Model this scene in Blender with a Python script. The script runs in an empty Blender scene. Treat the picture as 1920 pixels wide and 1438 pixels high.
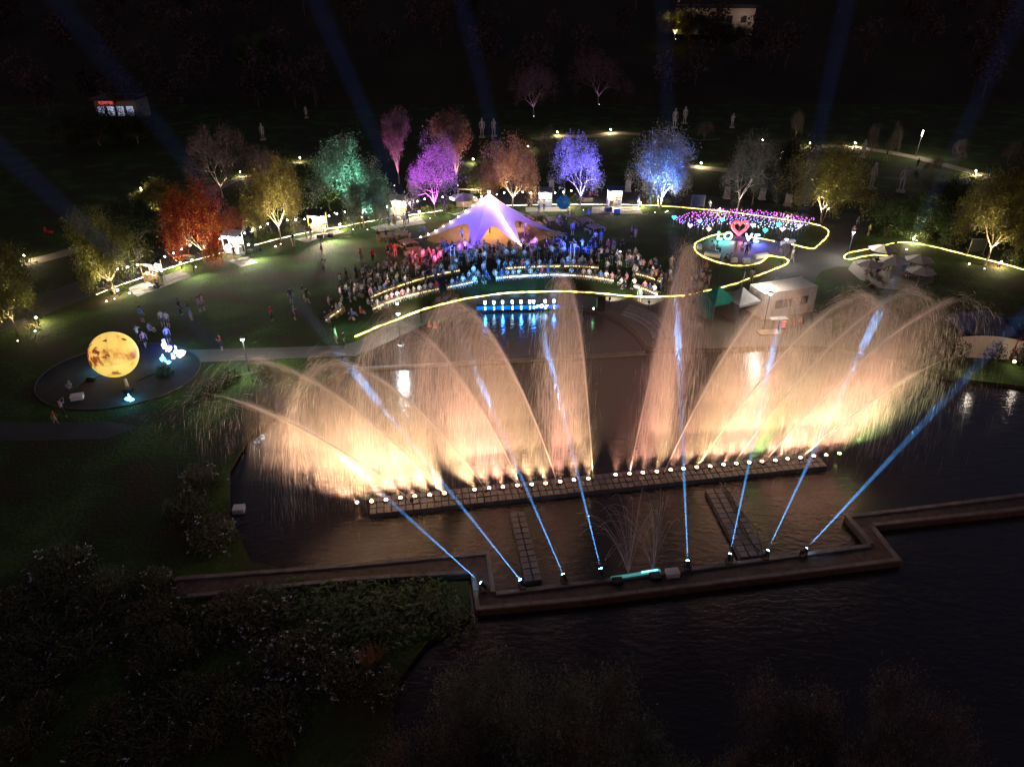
import bpy, bmesh, math, random
import numpy as np
from mathutils import Vector, Matrix
from mathutils.geometry import tessellate_polygon
random.seed(11)
rng = np.random.default_rng(11)
R = math.radians
SC = bpy.context.scene
COL = SC.collection

# ---------------------------------------------------------------- camera, sky, exposure
F, CAMZ, PITCH = 1330.0, 31.0, R(31.0)          # focal length in photo pixels, drone height, tilt
cam = bpy.data.cameras.new('camera')
cam.sensor_width = 36.0
cam.lens = 36.0 * F / 1920.0
cam.clip_start, cam.clip_end = 0.5, 4000.0
cam_o = bpy.data.objects.new('camera', cam)
COL.objects.link(cam_o)
cam_o.location = (0, 0, CAMZ)
cam_o.rotation_euler = (R(90) - PITCH, 0, 0)
SC.camera = cam_o
world = bpy.data.worlds.new('World')
SC.world = world
world.use_nodes = True
wn = world.node_tree.nodes
sky = wn.new('ShaderNodeTexSky')
sky.sky_type = 'NISHITA'
sky.sun_disc = False
sky.sun_elevation = R(1.0)
sky.sun_rotation = R(200)
tint = wn.new('ShaderNodeMix'); tint.data_type = 'RGBA'; tint.blend_type = 'MULTIPLY'      # violet city glow
tint.inputs['Factor'].default_value = 1.0; tint.inputs['B'].default_value = (.95, .72, 1.10, 1)
world.node_tree.links.new(sky.outputs[0], tint.inputs['A'])
world.node_tree.links.new(tint.outputs['Result'], wn['Background'].inputs[0])
wn['Background'].inputs[1].default_value = 0.105
SC.view_settings.view_transform = 'Standard'
SC.view_settings.look = 'None'
SC.view_settings.exposure = 0.0
SC.view_settings.gamma = 1.0
cy = SC.cycles
cy.use_denoising = True
cy.max_bounces = 4
cy.diffuse_bounces = 2
cy.glossy_bounces = 2
cy.transmission_bounces = 2
cy.transparent_max_bounces = 64
cy.volume_bounces = 0
cy.sample_clamp_indirect = 3.0
cy.use_light_tree = True
cy.caustics_reflective = False
cy.caustics_refractive = False

# ---------------------------------------------------------------- pixel -> place
CF = np.array([0, math.cos(PITCH), -math.sin(PITCH)])
CU = np.array([0, math.sin(PITCH), math.cos(PITCH)])
CR = np.array([1.0, 0, 0])
CO = np.array([0, 0, CAMZ])
def ray(px, py):
    return CF + CR * ((px - 960.0) / F) + CU * ((719.0 - py) / F)
def P(px, py, z=0.0):
    d = ray(px, py)
    return Vector(CO + d * ((z - CAMZ) / d[2]))
def PY(px, py, Y):
    d = ray(px, py)
    return Vector(CO + d * (Y / d[1]))
def mpp(p):
    return float(np.dot(np.array(p) - CO, CF)) / F
def hill(y):
    return 0.0 if y < 185 else (y - 185) * 0.27

# ---------------------------------------------------------------- materials
def nodes(m):
    m.use_nodes = True
    return m.node_tree.nodes, m.node_tree.links
def mat(name, col, rough=0.7, var=0.25, scale=2.0, bump=0.0, metal=0.0, emit=0.0, ecol=None, objcol=False, spec=0.3, trans=0.0, sample=True, detail=4.0, beads=0.0):
    m = bpy.data.materials.new(name)
    n, l = nodes(m)
    b = n['Principled BSDF']
    b.inputs['Roughness'].default_value = rough
    b.inputs['Metallic'].default_value = metal
    b.inputs['Specular IOR Level'].default_value = spec
    if trans: b.inputs['Transmission Weight'].default_value = trans
    tc = n.new('ShaderNodeTexCoord')
    nz = n.new('ShaderNodeTexNoise')
    nz.inputs['Scale'].default_value = scale
    nz.inputs['Detail'].default_value = detail
    l.new(tc.outputs['Object'], nz.inputs['Vector'])
    mr = n.new('ShaderNodeMapRange')
    mr.inputs['From Min'].default_value = 0.3
    mr.inputs['From Max'].default_value = 0.7
    mr.inputs['To Min'].default_value = 1.0 - var
    mr.inputs['To Max'].default_value = 1.0 + var
    l.new(nz.outputs['Fac'], mr.inputs['Value'])
    mx = n.new('ShaderNodeMix'); mx.data_type = 'RGBA'; mx.blend_type = 'MULTIPLY'
    mx.inputs['Factor'].default_value = 1.0
    if objcol:
        oi = n.new('ShaderNodeObjectInfo')
        l.new(oi.outputs['Color'], mx.inputs['A'])
    else:
        mx.inputs['A'].default_value = (*col, 1)
    l.new(mr.outputs['Result'], mx.inputs['B'])
    l.new(mx.outputs['Result'], b.inputs['Base Color'])
    if bump:
        bp = n.new('ShaderNodeBump')
        bp.inputs['Strength'].default_value = bump
        bp.inputs['Distance'].default_value = 0.05
        l.new(nz.outputs['Fac'], bp.inputs['Height'])
        l.new(bp.outputs['Normal'], b.inputs['Normal'])
    if emit and beads:
        n2 = n.new('ShaderNodeTexNoise'); n2.inputs['Scale'].default_value = beads; n2.inputs['Detail'].default_value = 2
        l.new(tc.outputs['Object'], n2.inputs['Vector'])
        m2 = n.new('ShaderNodeMapRange'); m2.inputs['From Min'].default_value = .36; m2.inputs['From Max'].default_value = .66
        m2.inputs['To Min'].default_value = emit * .12; m2.inputs['To Max'].default_value = emit * 1.7
        l.new(n2.outputs['Fac'], m2.inputs['Value']); l.new(m2.outputs[0], b.inputs['Emission Strength'])
    if emit:
        b.inputs['Emission Color'].default_value = (*(ecol or col), 1)
        b.inputs['Emission Strength'].default_value = emit
        if not sample: m.cycles.emission_sampling = 'NONE'
    return m
def ground_mat(name, stops, scale, bump=0.3, rough=0.9, fine=18.0):
    m = bpy.data.materials.new(name)
    n, l = nodes(m)
    b = n['Principled BSDF']; b.inputs['Roughness'].default_value = rough
    b.inputs['Specular IOR Level'].default_value = 0.2
    tc = n.new('ShaderNodeTexCoord')
    a = n.new('ShaderNodeTexNoise'); a.inputs['Scale'].default_value = scale; a.inputs['Detail'].default_value = 6
    f = n.new('ShaderNodeTexNoise'); f.inputs['Scale'].default_value = fine; f.inputs['Detail'].default_value = 3
    l.new(tc.outputs['Object'], a.inputs['Vector']); l.new(tc.outputs['Object'], f.inputs['Vector'])
    ad = n.new('ShaderNodeMath'); ad.operation = 'MULTIPLY_ADD'
    ad.inputs[1].default_value = 0.5
    l.new(f.outputs['Fac'], ad.inputs[0]); 
    sb = n.new('ShaderNodeMath'); sb.operation = 'SUBTRACT'; sb.inputs[1].default_value = 0.25
    l.new(a.outputs['Fac'], sb.inputs[0]); l.new(sb.outputs[0], ad.inputs[2])
    cr = n.new('ShaderNodeValToRGB')
    els = cr.color_ramp.elements
    els[0].position, els[0].color = stops[0][0], (*stops[0][1], 1)
    els[1].position, els[1].color = stops[-1][0], (*stops[-1][1], 1)
    for p, c in stops[1:-1]:
        e = els.new(p); e.color = (*c, 1)
    l.new(ad.outputs[0], cr.inputs['Fac']); l.new(cr.outputs['Color'], b.inputs['Base Color'])
    bp = n.new('ShaderNodeBump'); bp.inputs['Strength'].default_value = bump; bp.inputs['Distance'].default_value = 0.08
    l.new(f.outputs['Fac'], bp.inputs['Height']); l.new(bp.outputs['Normal'], b.inputs['Normal'])
    return m
def leaf_mat(name, rgbvar=0.5):
    m = bpy.data.materials.new(name)
    n, l = nodes(m)
    out = n['Material Output']; n.remove(n['Principled BSDF'])
    oi = n.new('ShaderNodeObjectInfo'); tc = n.new('ShaderNodeTexCoord')
    nz = n.new('ShaderNodeTexNoise'); nz.inputs['Scale'].default_value = 0.9; nz.inputs['Detail'].default_value = 5
    l.new(tc.outputs['Object'], nz.inputs['Vector'])
    mr = n.new('ShaderNodeMapRange'); mr.inputs['From Min'].default_value = .32; mr.inputs['From Max'].default_value = .68
    mr.inputs['To Min'].default_value = 1 - rgbvar; mr.inputs['To Max'].default_value = 1 + rgbvar
    l.new(nz.outputs['Fac'], mr.inputs['Value'])
    hs = n.new('ShaderNodeHueSaturation')
    h2 = n.new('ShaderNodeMapRange'); h2.inputs['From Min'].default_value = .3; h2.inputs['From Max'].default_value = .7
    h2.inputs['To Min'].default_value = .46; h2.inputs['To Max'].default_value = .54
    l.new(nz.outputs['Fac'], h2.inputs['Value']); l.new(h2.outputs[0], hs.inputs['Hue'])
    l.new(oi.outputs['Color'], hs.inputs['Color']); l.new(mr.outputs[0], hs.inputs['Value'])
    d = n.new('ShaderNodeBsdfDiffuse'); t = n.new('ShaderNodeBsdfTranslucent'); g = n.new('ShaderNodeBsdfGlossy')
    g.inputs['Roughness'].default_value = .45; g.inputs['Color'].default_value = (.5, .5, .5, 1)
    mx = n.new('ShaderNodeMixShader'); mx.inputs[0].default_value = .4
    m2 = n.new('ShaderNodeMixShader'); m2.inputs[0].default_value = .06
    for s in (d, t): l.new(hs.outputs[0], s.inputs['Color'])
    l.new(d.outputs[0], mx.inputs[1]); l.new(t.outputs[0], mx.inputs[2])
    l.new(mx.outputs[0], m2.inputs[1]); l.new(g.outputs[0], m2.inputs[2]); l.new(m2.outputs[0], out.inputs[0])
    return m
def water_drop_mat(name, col, fac=.5):
    m = bpy.data.materials.new(name)
    n, l = nodes(m)
    out = n['Material Output']; n.remove(n['Principled BSDF'])
    d = n.new('ShaderNodeBsdfDiffuse'); t = n.new('ShaderNodeBsdfTranslucent')
    nz = n.new('ShaderNodeTexNoise'); nz.inputs['Scale'].default_value = .6
    tc = n.new('ShaderNodeTexCoord'); l.new(tc.outputs['Object'], nz.inputs['Vector'])
    cr = n.new('ShaderNodeMix'); cr.data_type = 'RGBA'
    cr.inputs['A'].default_value = (*[c * .92 for c in col], 1); cr.inputs['B'].default_value = (*col, 1)
    l.new(nz.outputs['Fac'], cr.inputs['Factor'])
    mx = n.new('ShaderNodeMixShader'); mx.inputs[0].default_value = fac
    for s in (d, t): l.new(cr.outputs['Result'], s.inputs['Color'])
    l.new(d.outputs[0], mx.inputs[1]); l.new(t.outputs[0], mx.inputs[2]); l.new(mx.outputs[0], out.inputs[0])
    return m
def scatter_mat(name, col, dens, aniso=0.0):
    m = bpy.data.materials.new(name)
    n, l = nodes(m)
    out = n['Material Output']; n.remove(n['Principled BSDF'])
    v = n.new('ShaderNodeVolumePrincipled')
    v.inputs['Color'].default_value = (*col, 1); v.inputs['Density'].default_value = dens
    v.inputs['Anisotropy'].default_value = aniso
    l.new(v.outputs[0], out.inputs['Volume'])
    m.cycles.homogeneous_volume = True
    return m

M = {}
M['grass'] = ground_mat('lawn_grass', [(.34, (.060, .040, .019)), (.44, (.042, .046, .014)), (.53, (.036, .066, .012)), (.66, (.070, .115, .020))], .22, .9, .9, 4.0)
M['asphalt'] = ground_mat('asphalt', [(.2, (.05, .047, .043)), (.8, (.095, .088, .08))], .25, .2, .75, 30)
M['plaza'] = ground_mat('plaza_paving', [(.2, (.13, .11, .09)), (.8, (.22, .19, .155))], .4, .15, .7, 25)
M['path'] = ground_mat('path_gravel', [(.2, (.18, .155, .12)), (.8, (.30, .26, .21))], .5, .2, .8, 25)
M['mud'] = ground_mat('pond_mud', [(.2, (.03, .024, .015)), (.8, (.055, .042, .028))], .3, .3)
M['hillsoil'] = ground_mat('hill_soil', [(.2, (.02, .02, .012)), (.8, (.045, .045, .022))], .06, .3)
M['stone'] = mat('pale_stone', (.32, .30, .27), .8, .25, 3, .3)
M['slab'] = mat('concrete_slab', (.33, .30, .25), .85, .2, 1.2, .2)
M['kerb'] = mat('kerb_stone', (.20, .18, .16), .8, .25, 1.5, .2)
M['deck'] = mat('boardwalk_timber', (.10, .075, .06), .75, .35, 2.5, .3)
M['block'] = mat('pontoon_plastic', (.14, .135, .135), .5, .12, 1.3, .1)
M['white'] = mat('white_paint', (.75, .74, .72), .5, .08, 2)
M['cream'] = mat('cream_canvas', (.62, .55, .44), .8, .12, 1.5)
M['metal'] = mat('grey_metal', (.32, .32, .33), .35, .1, 6, metal=.8)
M['dark'] = mat('dark_metal', (.03, .03, .033), .5, .2, 5, metal=.3)
M['black'] = mat('black_plastic', (.015, .015, .016), .5, .2, 4)
M['wood'] = mat('timber', (.30, .19, .10), .65, .35, 4, .2)
M['palewood'] = mat('pale_timber', (.42, .31, .19), .65, .3, 3, .2)
M['bark'] = mat('bark', (.22, .17, .12), .9, .4, 5, .5)
M['palebark'] = mat('pale_bark', (.24, .20, .155), .9, .3, 5, .4)
M['leaf'] = leaf_mat('leaves')
M['drop'] = water_drop_mat('water_drops', (.86, .88, .90))
M['stream'] = water_drop_mat('water_stream', (.93, .94, .95), .4)
M['skin'] = mat('skin', (.48, .31, .22), .6, .08, 8)
M['hair'] = mat('black_hair', (.018, .014, .012), .5, .3, 20)
M['shirt'] = mat('shirt_cloth', (.5, .5, .5), .85, .15, 6, objcol=True)
M['pants_dark'] = mat('dark_trousers', (.03, .033, .045), .85, .25, 6)
M['pants_mid'] = mat('denim_trousers', (.10, .12, .17), .85, .25, 6)
M['pants_light'] = mat('beige_trousers', (.33, .28, .21), .85, .2, 6)
M['shoe'] = mat('shoes', (.35, .33, .32), .7, .3, 10)
M['statue'] = mat('statue_stone', (.40, .40, .42), .75, .12, 4, .2)
M['bronze'] = mat('bronze', (.07, .05, .035), .45, .3, 6, metal=.7)
M['glass'] = mat('dark_glass', (.05, .06, .065), .08, .1, 2, spec=.6)
M['green_canvas'] = mat('green_canvas', (.025, .22, .15), .8, .15, 2)
M['grey_canvas'] = mat('grey_canvas', (.26, .25, .25), .8, .12, 2)
M['navy_canvas'] = mat('navy_canvas', (.05, .06, .13), .8, .15, 2)
M['teal'] = mat('teal_canvas', (.0, .22, .33), .7, .1, 2)
M['tent'] = mat('tent_fabric', (.66, .62, .68), .75, .06, 1)
M['red'] = mat('red_paint', (.45, .03, .03), .5, .15, 4)
M['orange'] = mat('orange_plastic', (.75, .14, .04), .5, .12, 4)
M['yellow'] = mat('yellow_board', (.75, .45, .05), .6, .2, 4)
M['rope'] = mat('rope_light', (1, .9, .5), .5, .15, 2, emit=3.8, ecol=(1, .78, .20), beads=1.7)
M['strip'] = mat('white_light_strip', (1, .95, .85), .5, .1, 2, emit=5.0, ecol=(1, .82, .50), beads=1.3)
M['benchstrip'] = mat('bench_light_strip', (1, .9, .6), .5, .1, 2, emit=2.6, ecol=(1, .72, .28), beads=1.8)
M['bulb'] = mat('warm_bulb', (1, .95, .85), .4, .05, 2, emit=25.0, ecol=(1, .86, .60), sample=False)
M['postbulb'] = mat('post_lamp_glass', (1, 1, 1), .4, .05, 2, emit=7.0, ecol=(.85, .95, 1.0), sample=False)
M['coolbulb'] = mat('cool_bulb', (1, 1, 1), .4, .05, 2, emit=22.0, ecol=(.80, .95, 1.0), sample=False)
M['panel'] = mat('lit_panel', (1, 1, 1), .5, .12, 5, emit=1.6, ecol=(1, .97, .9), sample=False)
def emat(name, col, s, sample=False):
    return mat(name, col, .5, .05, 3, emit=s, ecol=col, sample=sample)

# ---------------------------------------------------------------- mesh building
class MB:
    def __init__(self): self.v, self.f, self.m = [], [], []
    def add(self, vs, fs, mi=0):
        o = len(self.v)
        self.v += [tuple(p) for p in vs]
        self.f += [tuple(i + o for i in f) for f in fs]
        self.m += [mi] * len(fs)
        return self
    def box(self, c, s, rz=0.0, mi=0, taper=1.0):
        x, y, z = [k / 2 for k in s]
        ca, sa = math.cos(rz), math.sin(rz)
        vs = []
        for zz, t in ((-z, 1.0), (z, taper)):
            for a, b in ((-x, -y), (x, -y), (x, y), (-x, y)):
                a, b = a * t, b * t
                vs.append((c[0] + a * ca - b * sa, c[1] + a * sa + b * ca, c[2] + zz))
        return self.add(vs, [(3, 2, 1, 0), (4, 5, 6, 7), (0, 1, 5, 4), (1, 2, 6, 5), (2, 3, 7, 6), (3, 0, 4, 7)], mi)
    def tube(self, pts, rad, n=6, mi=0, cap=True):
        pts = [Vector(p) for p in pts]
        if not hasattr(rad, '__len__'): rad = [rad] * len(pts)
        vs, fs = [], []
        for i, p in enumerate(pts):
            d = (pts[min(i + 1, len(pts) - 1)] - pts[max(i - 1, 0)])
            d = d.normalized() if d.length > 1e-9 else Vector((0, 0, 1))
            a = d.cross(Vector((0, 0, 1)) if abs(d.z) < .9 else Vector((1, 0, 0))).normalized()
            b = d.cross(a)
            for k in range(n):
                t = 2 * math.pi * k / n
                vs.append(p + (a * math.cos(t) + b * math.sin(t)) * rad[i])
        for i in range(len(pts) - 1):
            for k in range(n):
                k2 = (k + 1) % n
                fs.append((i * n + k, i * n + k2, (i + 1) * n + k2, (i + 1) * n + k))
        if cap:
            fs.append(tuple(range(n - 1, -1, -1))); fs.append(tuple((len(pts) - 1) * n + k for k in range(n)))
        return self.add(vs, fs, mi)
    def lathe(self, prof, n=16, c=(0, 0, 0), mi=0, sx=1, sy=1):
        vs, fs = [], []
        for r, z in prof:
            for k in range(n):
                t = 2 * math.pi * k / n
                vs.append((c[0] + r * sx * math.cos(t), c[1] + r * sy * math.sin(t), c[2] + z))
        for i in range(len(prof) - 1):
            for k in range(n):
                k2 = (k + 1) % n
                fs.append((i * n + k, i * n + k2, (i + 1) * n + k2, (i + 1) * n + k))
        return self.add(vs, fs, mi)
    def ball(self, c, r, n=10, m=6, mi=0, s=(1, 1, 1)):
        prof = [(max(1e-4, math.sin(math.pi * i / m)) * r, -math.cos(math.pi * i / m) * r * s[2]) for i in range(m + 1)]
        return self.lathe(prof, n, c, mi, s[0], s[1])
    def prism(self, poly, z0, z1, mi=0):
        n = len(poly)
        vs = [(p[0], p[1], z0) for p in poly] + [(p[0], p[1], z1) for p in poly]
        tri = tessellate_polygon([[Vector((p[0], p[1], 0)) for p in poly]])
        fs = [tuple(n + i for i in t) for t in tri]
        fs += [(i, (i + 1) % n, n + (i + 1) % n, n + i) for i in range(n)]
        return self.add(vs, fs, mi)
    def mesh(self, name, mats, smooth=False):
        me = bpy.data.meshes.new(name)
        me.from_pydata(self.v, [], self.f)
        for k in (mats if isinstance(mats, (list, tuple)) else [mats]): me.materials.append(M[k] if isinstance(k, str) else k)
        if any(self.m): me.polygons.foreach_set('material_index', self.m)
        if smooth: me.polygons.foreach_set('use_smooth', [True] * len(me.polygons))
        me.update()
        return me
    def build(self, name, mats, parent=None, smooth=False, loc=None, rz=0.0):
        return link(name, self.mesh(name, mats, smooth), parent, loc, rz)
def fixn(o_or_me):
    me = o_or_me.data if hasattr(o_or_me, 'data') else o_or_me
    bm = bmesh.new(); bm.from_mesh(me); bmesh.ops.recalc_face_normals(bm, faces=bm.faces); bm.to_mesh(me); bm.free()
def link(name, data, parent=None, loc=None, rz=0.0):
    o = bpy.data.objects.new(name, data)
    COL.objects.link(o)
    if parent is not None: o.parent = parent
    if loc is not None: o.location = loc
    if rz: o.rotation_euler = (0, 0, rz)
    return o
def tag(o, label=None, cat=None, group=None, kind=None):
    if label: o['label'] = label
    if cat: o['category'] = cat
    if group: o['group'] = group
    if kind: o['kind'] = kind
    return o
def thing(name, label, cat, loc=(0, 0, 0), rz=0.0, group=None):
    return tag(link(name, None, None, loc, rz), label, cat, group)
def copy_tree(o, parent=None):
    c = o.copy(); COL.objects.link(c); c.parent = parent
    for ch in list(o.children): copy_tree(ch, c)
    return c
def lamp(kind, parent, loc, power, col, size=.1, spot=None, blend=.6, aim=None, name='lamp_light'):
    d = bpy.data.lights.new(name, kind)
    d.energy = power; d.color = col; d.shadow_soft_size = size
    if kind == 'SPOT':
        d.spot_size = R(spot); d.spot_blend = blend
    o = bpy.data.objects.new(name, d); COL.objects.link(o)
    if parent is not None: o.parent = parent
    o.location = loc
    if aim is not None:
        o.rotation_euler = Vector(aim).to_track_quat('-Z', 'Y').to_euler()
    return o
def sheet(name, pxs, z, m, label=None):
    pts = [P(*p, z) for p in pxs]
    tri = tessellate_polygon([pts])
    return tag(MB().add(pts, tri).build(name, m), kind='structure')
def smooth_line(pts, step=.6):
    """Catmull-Rom through points, resampled"""
    pts = [Vector(p) for p in pts]
    out = []
    for i in range(len(pts) - 1):
        p0, p1, p2, p3 = pts[max(i - 1, 0)], pts[i], pts[i + 1], pts[min(i + 2, len(pts) - 1)]
        n = max(2, int((p2 - p1).length / step))
        for k in range(n):
            t = k / n
            out.append(.5 * ((2 * p1) + (p2 - p0) * t + (2 * p0 - 5 * p1 + 4 * p2 - p3) * t * t + (3 * p1 - p0 - 3 * p2 + p3) * t ** 3))
    out.append(pts[-1])
    return out
def arc_samples(pts, gap):
    pts = [Vector(p) for p in pts]; out = []; carry = 0.0
    for a, b in zip(pts, pts[1:]):
        L = (b - a).length; t = carry
        while t < L:
            out.append((a + (b - a) * (t / L), (b - a).normalized())); t += gap
        carry = t - L
    return out

# ---------------------------------------------------------------- the ground, pond and paths
POND_PX = [(470, 1052), (430, 960), (430, 880), (470, 810), (560, 745), (640, 700), (700, 655), (790, 612), (880, 585), (960, 576),
           (1045, 573), (1120, 582), (1165, 602), (1190, 622), (1212, 652), (1330, 655), (1420, 650), (1560, 652), (1680, 676),
           (1770, 706), (1920, 724), (2300, 770), (2700, 1100), (2100, 1500), (1600, 1750), (900, 1750), (745, 1438), (735, 1290),
           (800, 1205), (886, 1150), (878, 1088), (660, 1098)]
pond = [P(*p) for p in POND_PX]
outer = [Vector((-1500, -60, 0)), Vector((1500, -60, 0)), Vector((1500, 185, 0)), Vector((-1500, 185, 0))]
allp = outer + pond
n0 = len(outer)
tri = tessellate_polygon([outer, pond])
gb = MB().add(allp, tri)
npd = len(pond)
gb.add([(p.x, p.y, 0) for p in pond] + [(p.x, p.y, -1.1) for p in pond], [(i, (i + 1) % npd, npd + (i + 1) % npd, npd + i) for i in range(npd)], 1)
tag(gb.build('ground', ['grass', 'mud']), kind='structure')
hb = MB()
hv, hf = [], []
ys = [185, 200, 230, 270, 330, 420, 600, 900, 1400]
xs = np.linspace(-1500, 1500, 61)
for j, y in enumerate(ys):
    for x in xs:
        hv.append((x, y, min(hill(y), 120) + (0 if j == 0 else math.sin(x * .031 + j) * 1.8 + math.sin(x * .011 + 2 * j) * 3)))
for j in range(len(ys) - 1):
    for i in range(60):
        hf.append((j * 61 + i, j * 61 + i + 1, (j + 1) * 61 + i + 1, (j + 1) * 61 + i))
tag(hb.add(hv, hf).build('hillside', 'hillsoil', smooth=True), kind='structure')
tag(MB().add([(p.x, p.y, -1.0) for p in pond], tessellate_polygon([pond])).build('pond_bed', 'mud'), kind='structure')
# pond water: murky, gently rippled
wm = bpy.data.materials.new('pond_water')
n, l = nodes(wm)
b = n['Principled BSDF']
b.inputs['Base Color'].default_value = (.026, .019, .013, 1)
b.inputs['Roughness'].default_value = .17
b.inputs['Specular IOR Level'].default_value = .5
tc = n.new('ShaderNodeTexCoord'); mp = n.new('ShaderNodeMapping'); mp.inputs['Scale'].default_value = (1.0, 2.2, 1)
w1 = n.new('ShaderNodeTexNoise'); w1.inputs['Scale'].default_value = 1.6; w1.inputs['Detail'].default_value = 5
bp = n.new('ShaderNodeBump'); bp.inputs['Strength'].default_value = .35; bp.inputs['Distance'].default_value = .12
l.new(tc.outputs['Object'], mp.inputs[0]); l.new(mp.outputs[0], w1.inputs['Vector']); l.new(w1.outputs['Fac'], bp.inputs['Height'])
l.new(bp.outputs['Normal'], b.inputs['Normal'])
M['water'] = wm
tag(MB().add([(p.x, p.y, -.3) for p in pond], tessellate_polygon([pond])).build('pond_water', 'water'), kind='structure')

sheet('promenade', [(-60, 600), (60, 560), (190, 510), (300, 470), (420, 436), (520, 418), (640, 396), (740, 382), (880, 366), (1030, 358), (1180, 358), (1320, 366), (1480, 386), (1600, 400), (1640, 420), (1600, 455), (1580, 480),
    (1585, 492), (1610, 500), (1570, 500), (1540, 508), (1500, 560), (1470, 560), (1400, 545), (1440, 515), (1480, 492), (1470, 470), (1500, 470), (1525, 470), (1548, 452), (1556, 436), (1540, 424), (1480, 412), (1350, 396), (1260, 387), (1200, 385), (1060, 384), (960, 385), (880, 391), (790, 401), (720, 411), (640, 426), (560, 439), (480, 459), (420, 474), (340, 496), (270, 519), (180, 552), (60, 600), (-40, 640)], .008, 'asphalt')
sheet('stage_plaza', [(668, 640), (740, 604), (850, 568), (920, 556), (1050, 551), (1200, 561), (1290, 558), (1340, 548), (1400, 545), (1470, 562), (1560, 600), (1560, 650), (1420, 649), (1330, 654), (1213, 651), (1191, 621), (1166, 601), (1121, 581), (1046, 572), (960, 575), (880, 584), (790, 611), (702, 653), (664, 668)], .012, 'plaza')
sheet('moon_path', [(350, 656), (500, 652), (640, 648), (668, 640), (664, 668), (640, 668), (500, 674), (350, 680)], .016, 'plaza')
mc = P(225, 702)
sheet_m = MB().prism([(mc.x + 6.6 * math.cos(t) , mc.y + 5.6 * math.sin(t)) for t in np.linspace(0, 2 * math.pi, 48, endpoint=False)], -.05, .024)
tag(sheet_m.build('moon_plaza', ground_mat('dark_paving', [(.2, (.035, .03, .026)), (.8, (.075, .063, .052))], .5, .3, .85, 12)), kind='structure')
sheet('left_path', [(-60, 790), (100, 792), (200, 790), (260, 800), (200, 822), (60, 826), (-60, 828)], .010, 'asphalt')
LOVE_PX = [(1308, 466), (1330, 447), (1362, 440), (1420, 446), (1480, 455), (1482, 470), (1470, 486), (1440, 480), (1432, 490), (1408, 497), (1370, 497), (1330, 487), (1307, 475)]
sheet('love_plaza', LOVE_PX, .020, 'plaza')
sheet('parasol_terrace', [(1600, 490), (1660, 484), (1720, 490), (1752, 505), (1750, 530), (1700, 545), (1650, 540), (1612, 524), (1590, 505)], .012, 'plaza')
def ribbon(name, pxs, width, z, m):
    pts = smooth_line([P(*p) for p in pxs], 1.5)
    vs, fs = [], []
    for i, p in enumerate(pts):
        d = (pts[min(i + 1, len(pts) - 1)] - pts[max(i - 1, 0)]).normalized()
        nrm = Vector((-d.y, d.x, 0)) * width / 2
        vs += [(p.x + nrm.x, p.y + nrm.y, z), (p.x - nrm.x, p.y - nrm.y, z)]
    fs = [(2 * i, 2 * i + 1, 2 * i + 3, 2 * i + 2) for i in range(len(pts) - 1)]
    return tag(MB().add(vs, fs).build(name, m), kind='structure')
ribbon('hill_path', [(1290, 312), (1345, 318), (1400, 320), (1450, 312), (1490, 290), (1540, 275), (1600, 277), (1660, 285), (1720, 296), (1780, 312), (1840, 328), (1930, 350)], 2.6, .006, 'path')
ribbon('garden_path', [(1000, 262), (1050, 256), (1110, 256), (1150, 250), (1200, 252)], 2.6, .006, 'path')
ribbon('grove_path', [(-60, 512), (40, 495), (140, 470), (240, 440), (300, 420), (420, 345), (480, 330), (560, 305)], 2.4, .004, 'path')
# paved pads in front of the stalls, every slab its own piece
def pad(name, p0, p1, p2, p3, nu, nv):
    c = [P(*q) for q in (p0, p1, p2, p3)]
    o = tag(MB().add([(q.x, q.y, .014) for q in c], [(0, 1, 2, 3)]).build(name, 'kerb'), kind='structure')
    for i in range(nu):
        for j in range(nv):
            g = .025
            def at(u, v): return c[0] * (1 - u) * (1 - v) + c[1] * u * (1 - v) + c[2] * u * v + c[3] * (1 - u) * v
            qs = [at((i + a) / nu, (j + b_) / nv) for a, b_ in ((g, g * 2), (1 - g, g * 2), (1 - g, 1 - g * 2), (g, 1 - g * 2))]
            MB().prism([(q.x, q.y) for q in qs], .0, .034 + random.uniform(0, .008)).build('paving_slab', 'slab', o)
    return o
pad('stall_pad', (238, 541), (340, 506), (360, 519), (258, 557), 6, 3)
pad('stall_pad', (428, 489), (464, 481), (484, 493), (452, 502), 3, 3)
pad('stall_pad', (552, 449), (634, 431), (646, 436), (575, 456), 6, 2)
pad('stall_pad', (694, 427), (786, 405), (799, 419), (710, 435), 6, 3)
pad('stall_pad', (985, 389), (1062, 388), (1064, 397), (986, 398), 6, 2)
pad('stall_pad', (1110, 388), (1198, 388), (1206, 402), (1108, 401), 6, 3)

# boardwalk with kerb stones
NW = [(330, 1083), (640, 1060), (919, 1034), (929, 1111), (1160, 1083), (1630, 1021), (1584, 967), (1720, 951), (1960, 921)]
SW = [(329, 1125), (659, 1090), (882, 1077), (892, 1146), (1100, 1127), (1691, 1053), (1639, 988), (1720, 979), (1960, 953)]
wk = [P(*p, .1) for p in NW] + [P(*p, .1) for p in reversed(SW)]
walk = tag(MB().prism([(p.x, p.y) for p in wk], -.9, .1).build('boardwalk', 'deck'), kind='structure')
def kerb_run(pxs, inner, parent, z=.1):
    pts = [P(*p, z) for p in pxs]
    for a, b_ in zip(pts, pts[1:]):
        L = (b_ - a).length; k = max(1, round(L / 1.5)); d = (b_ - a) / L; nr = Vector((-d.y, d.x, 0)) * inner * .14
        for i in range(k):
            c = a + d * (L * (i + .5) / k) + nr
            MB().box((c.x, c.y, z + .05 + random.uniform(-.006, .006)), (L / k - .03, .26, .14), math.atan2(d.y, d.x)).build('kerb_stone', 'kerb', parent)
kerb_run(NW, -1, walk); kerb_run(SW, 1, walk)
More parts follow.
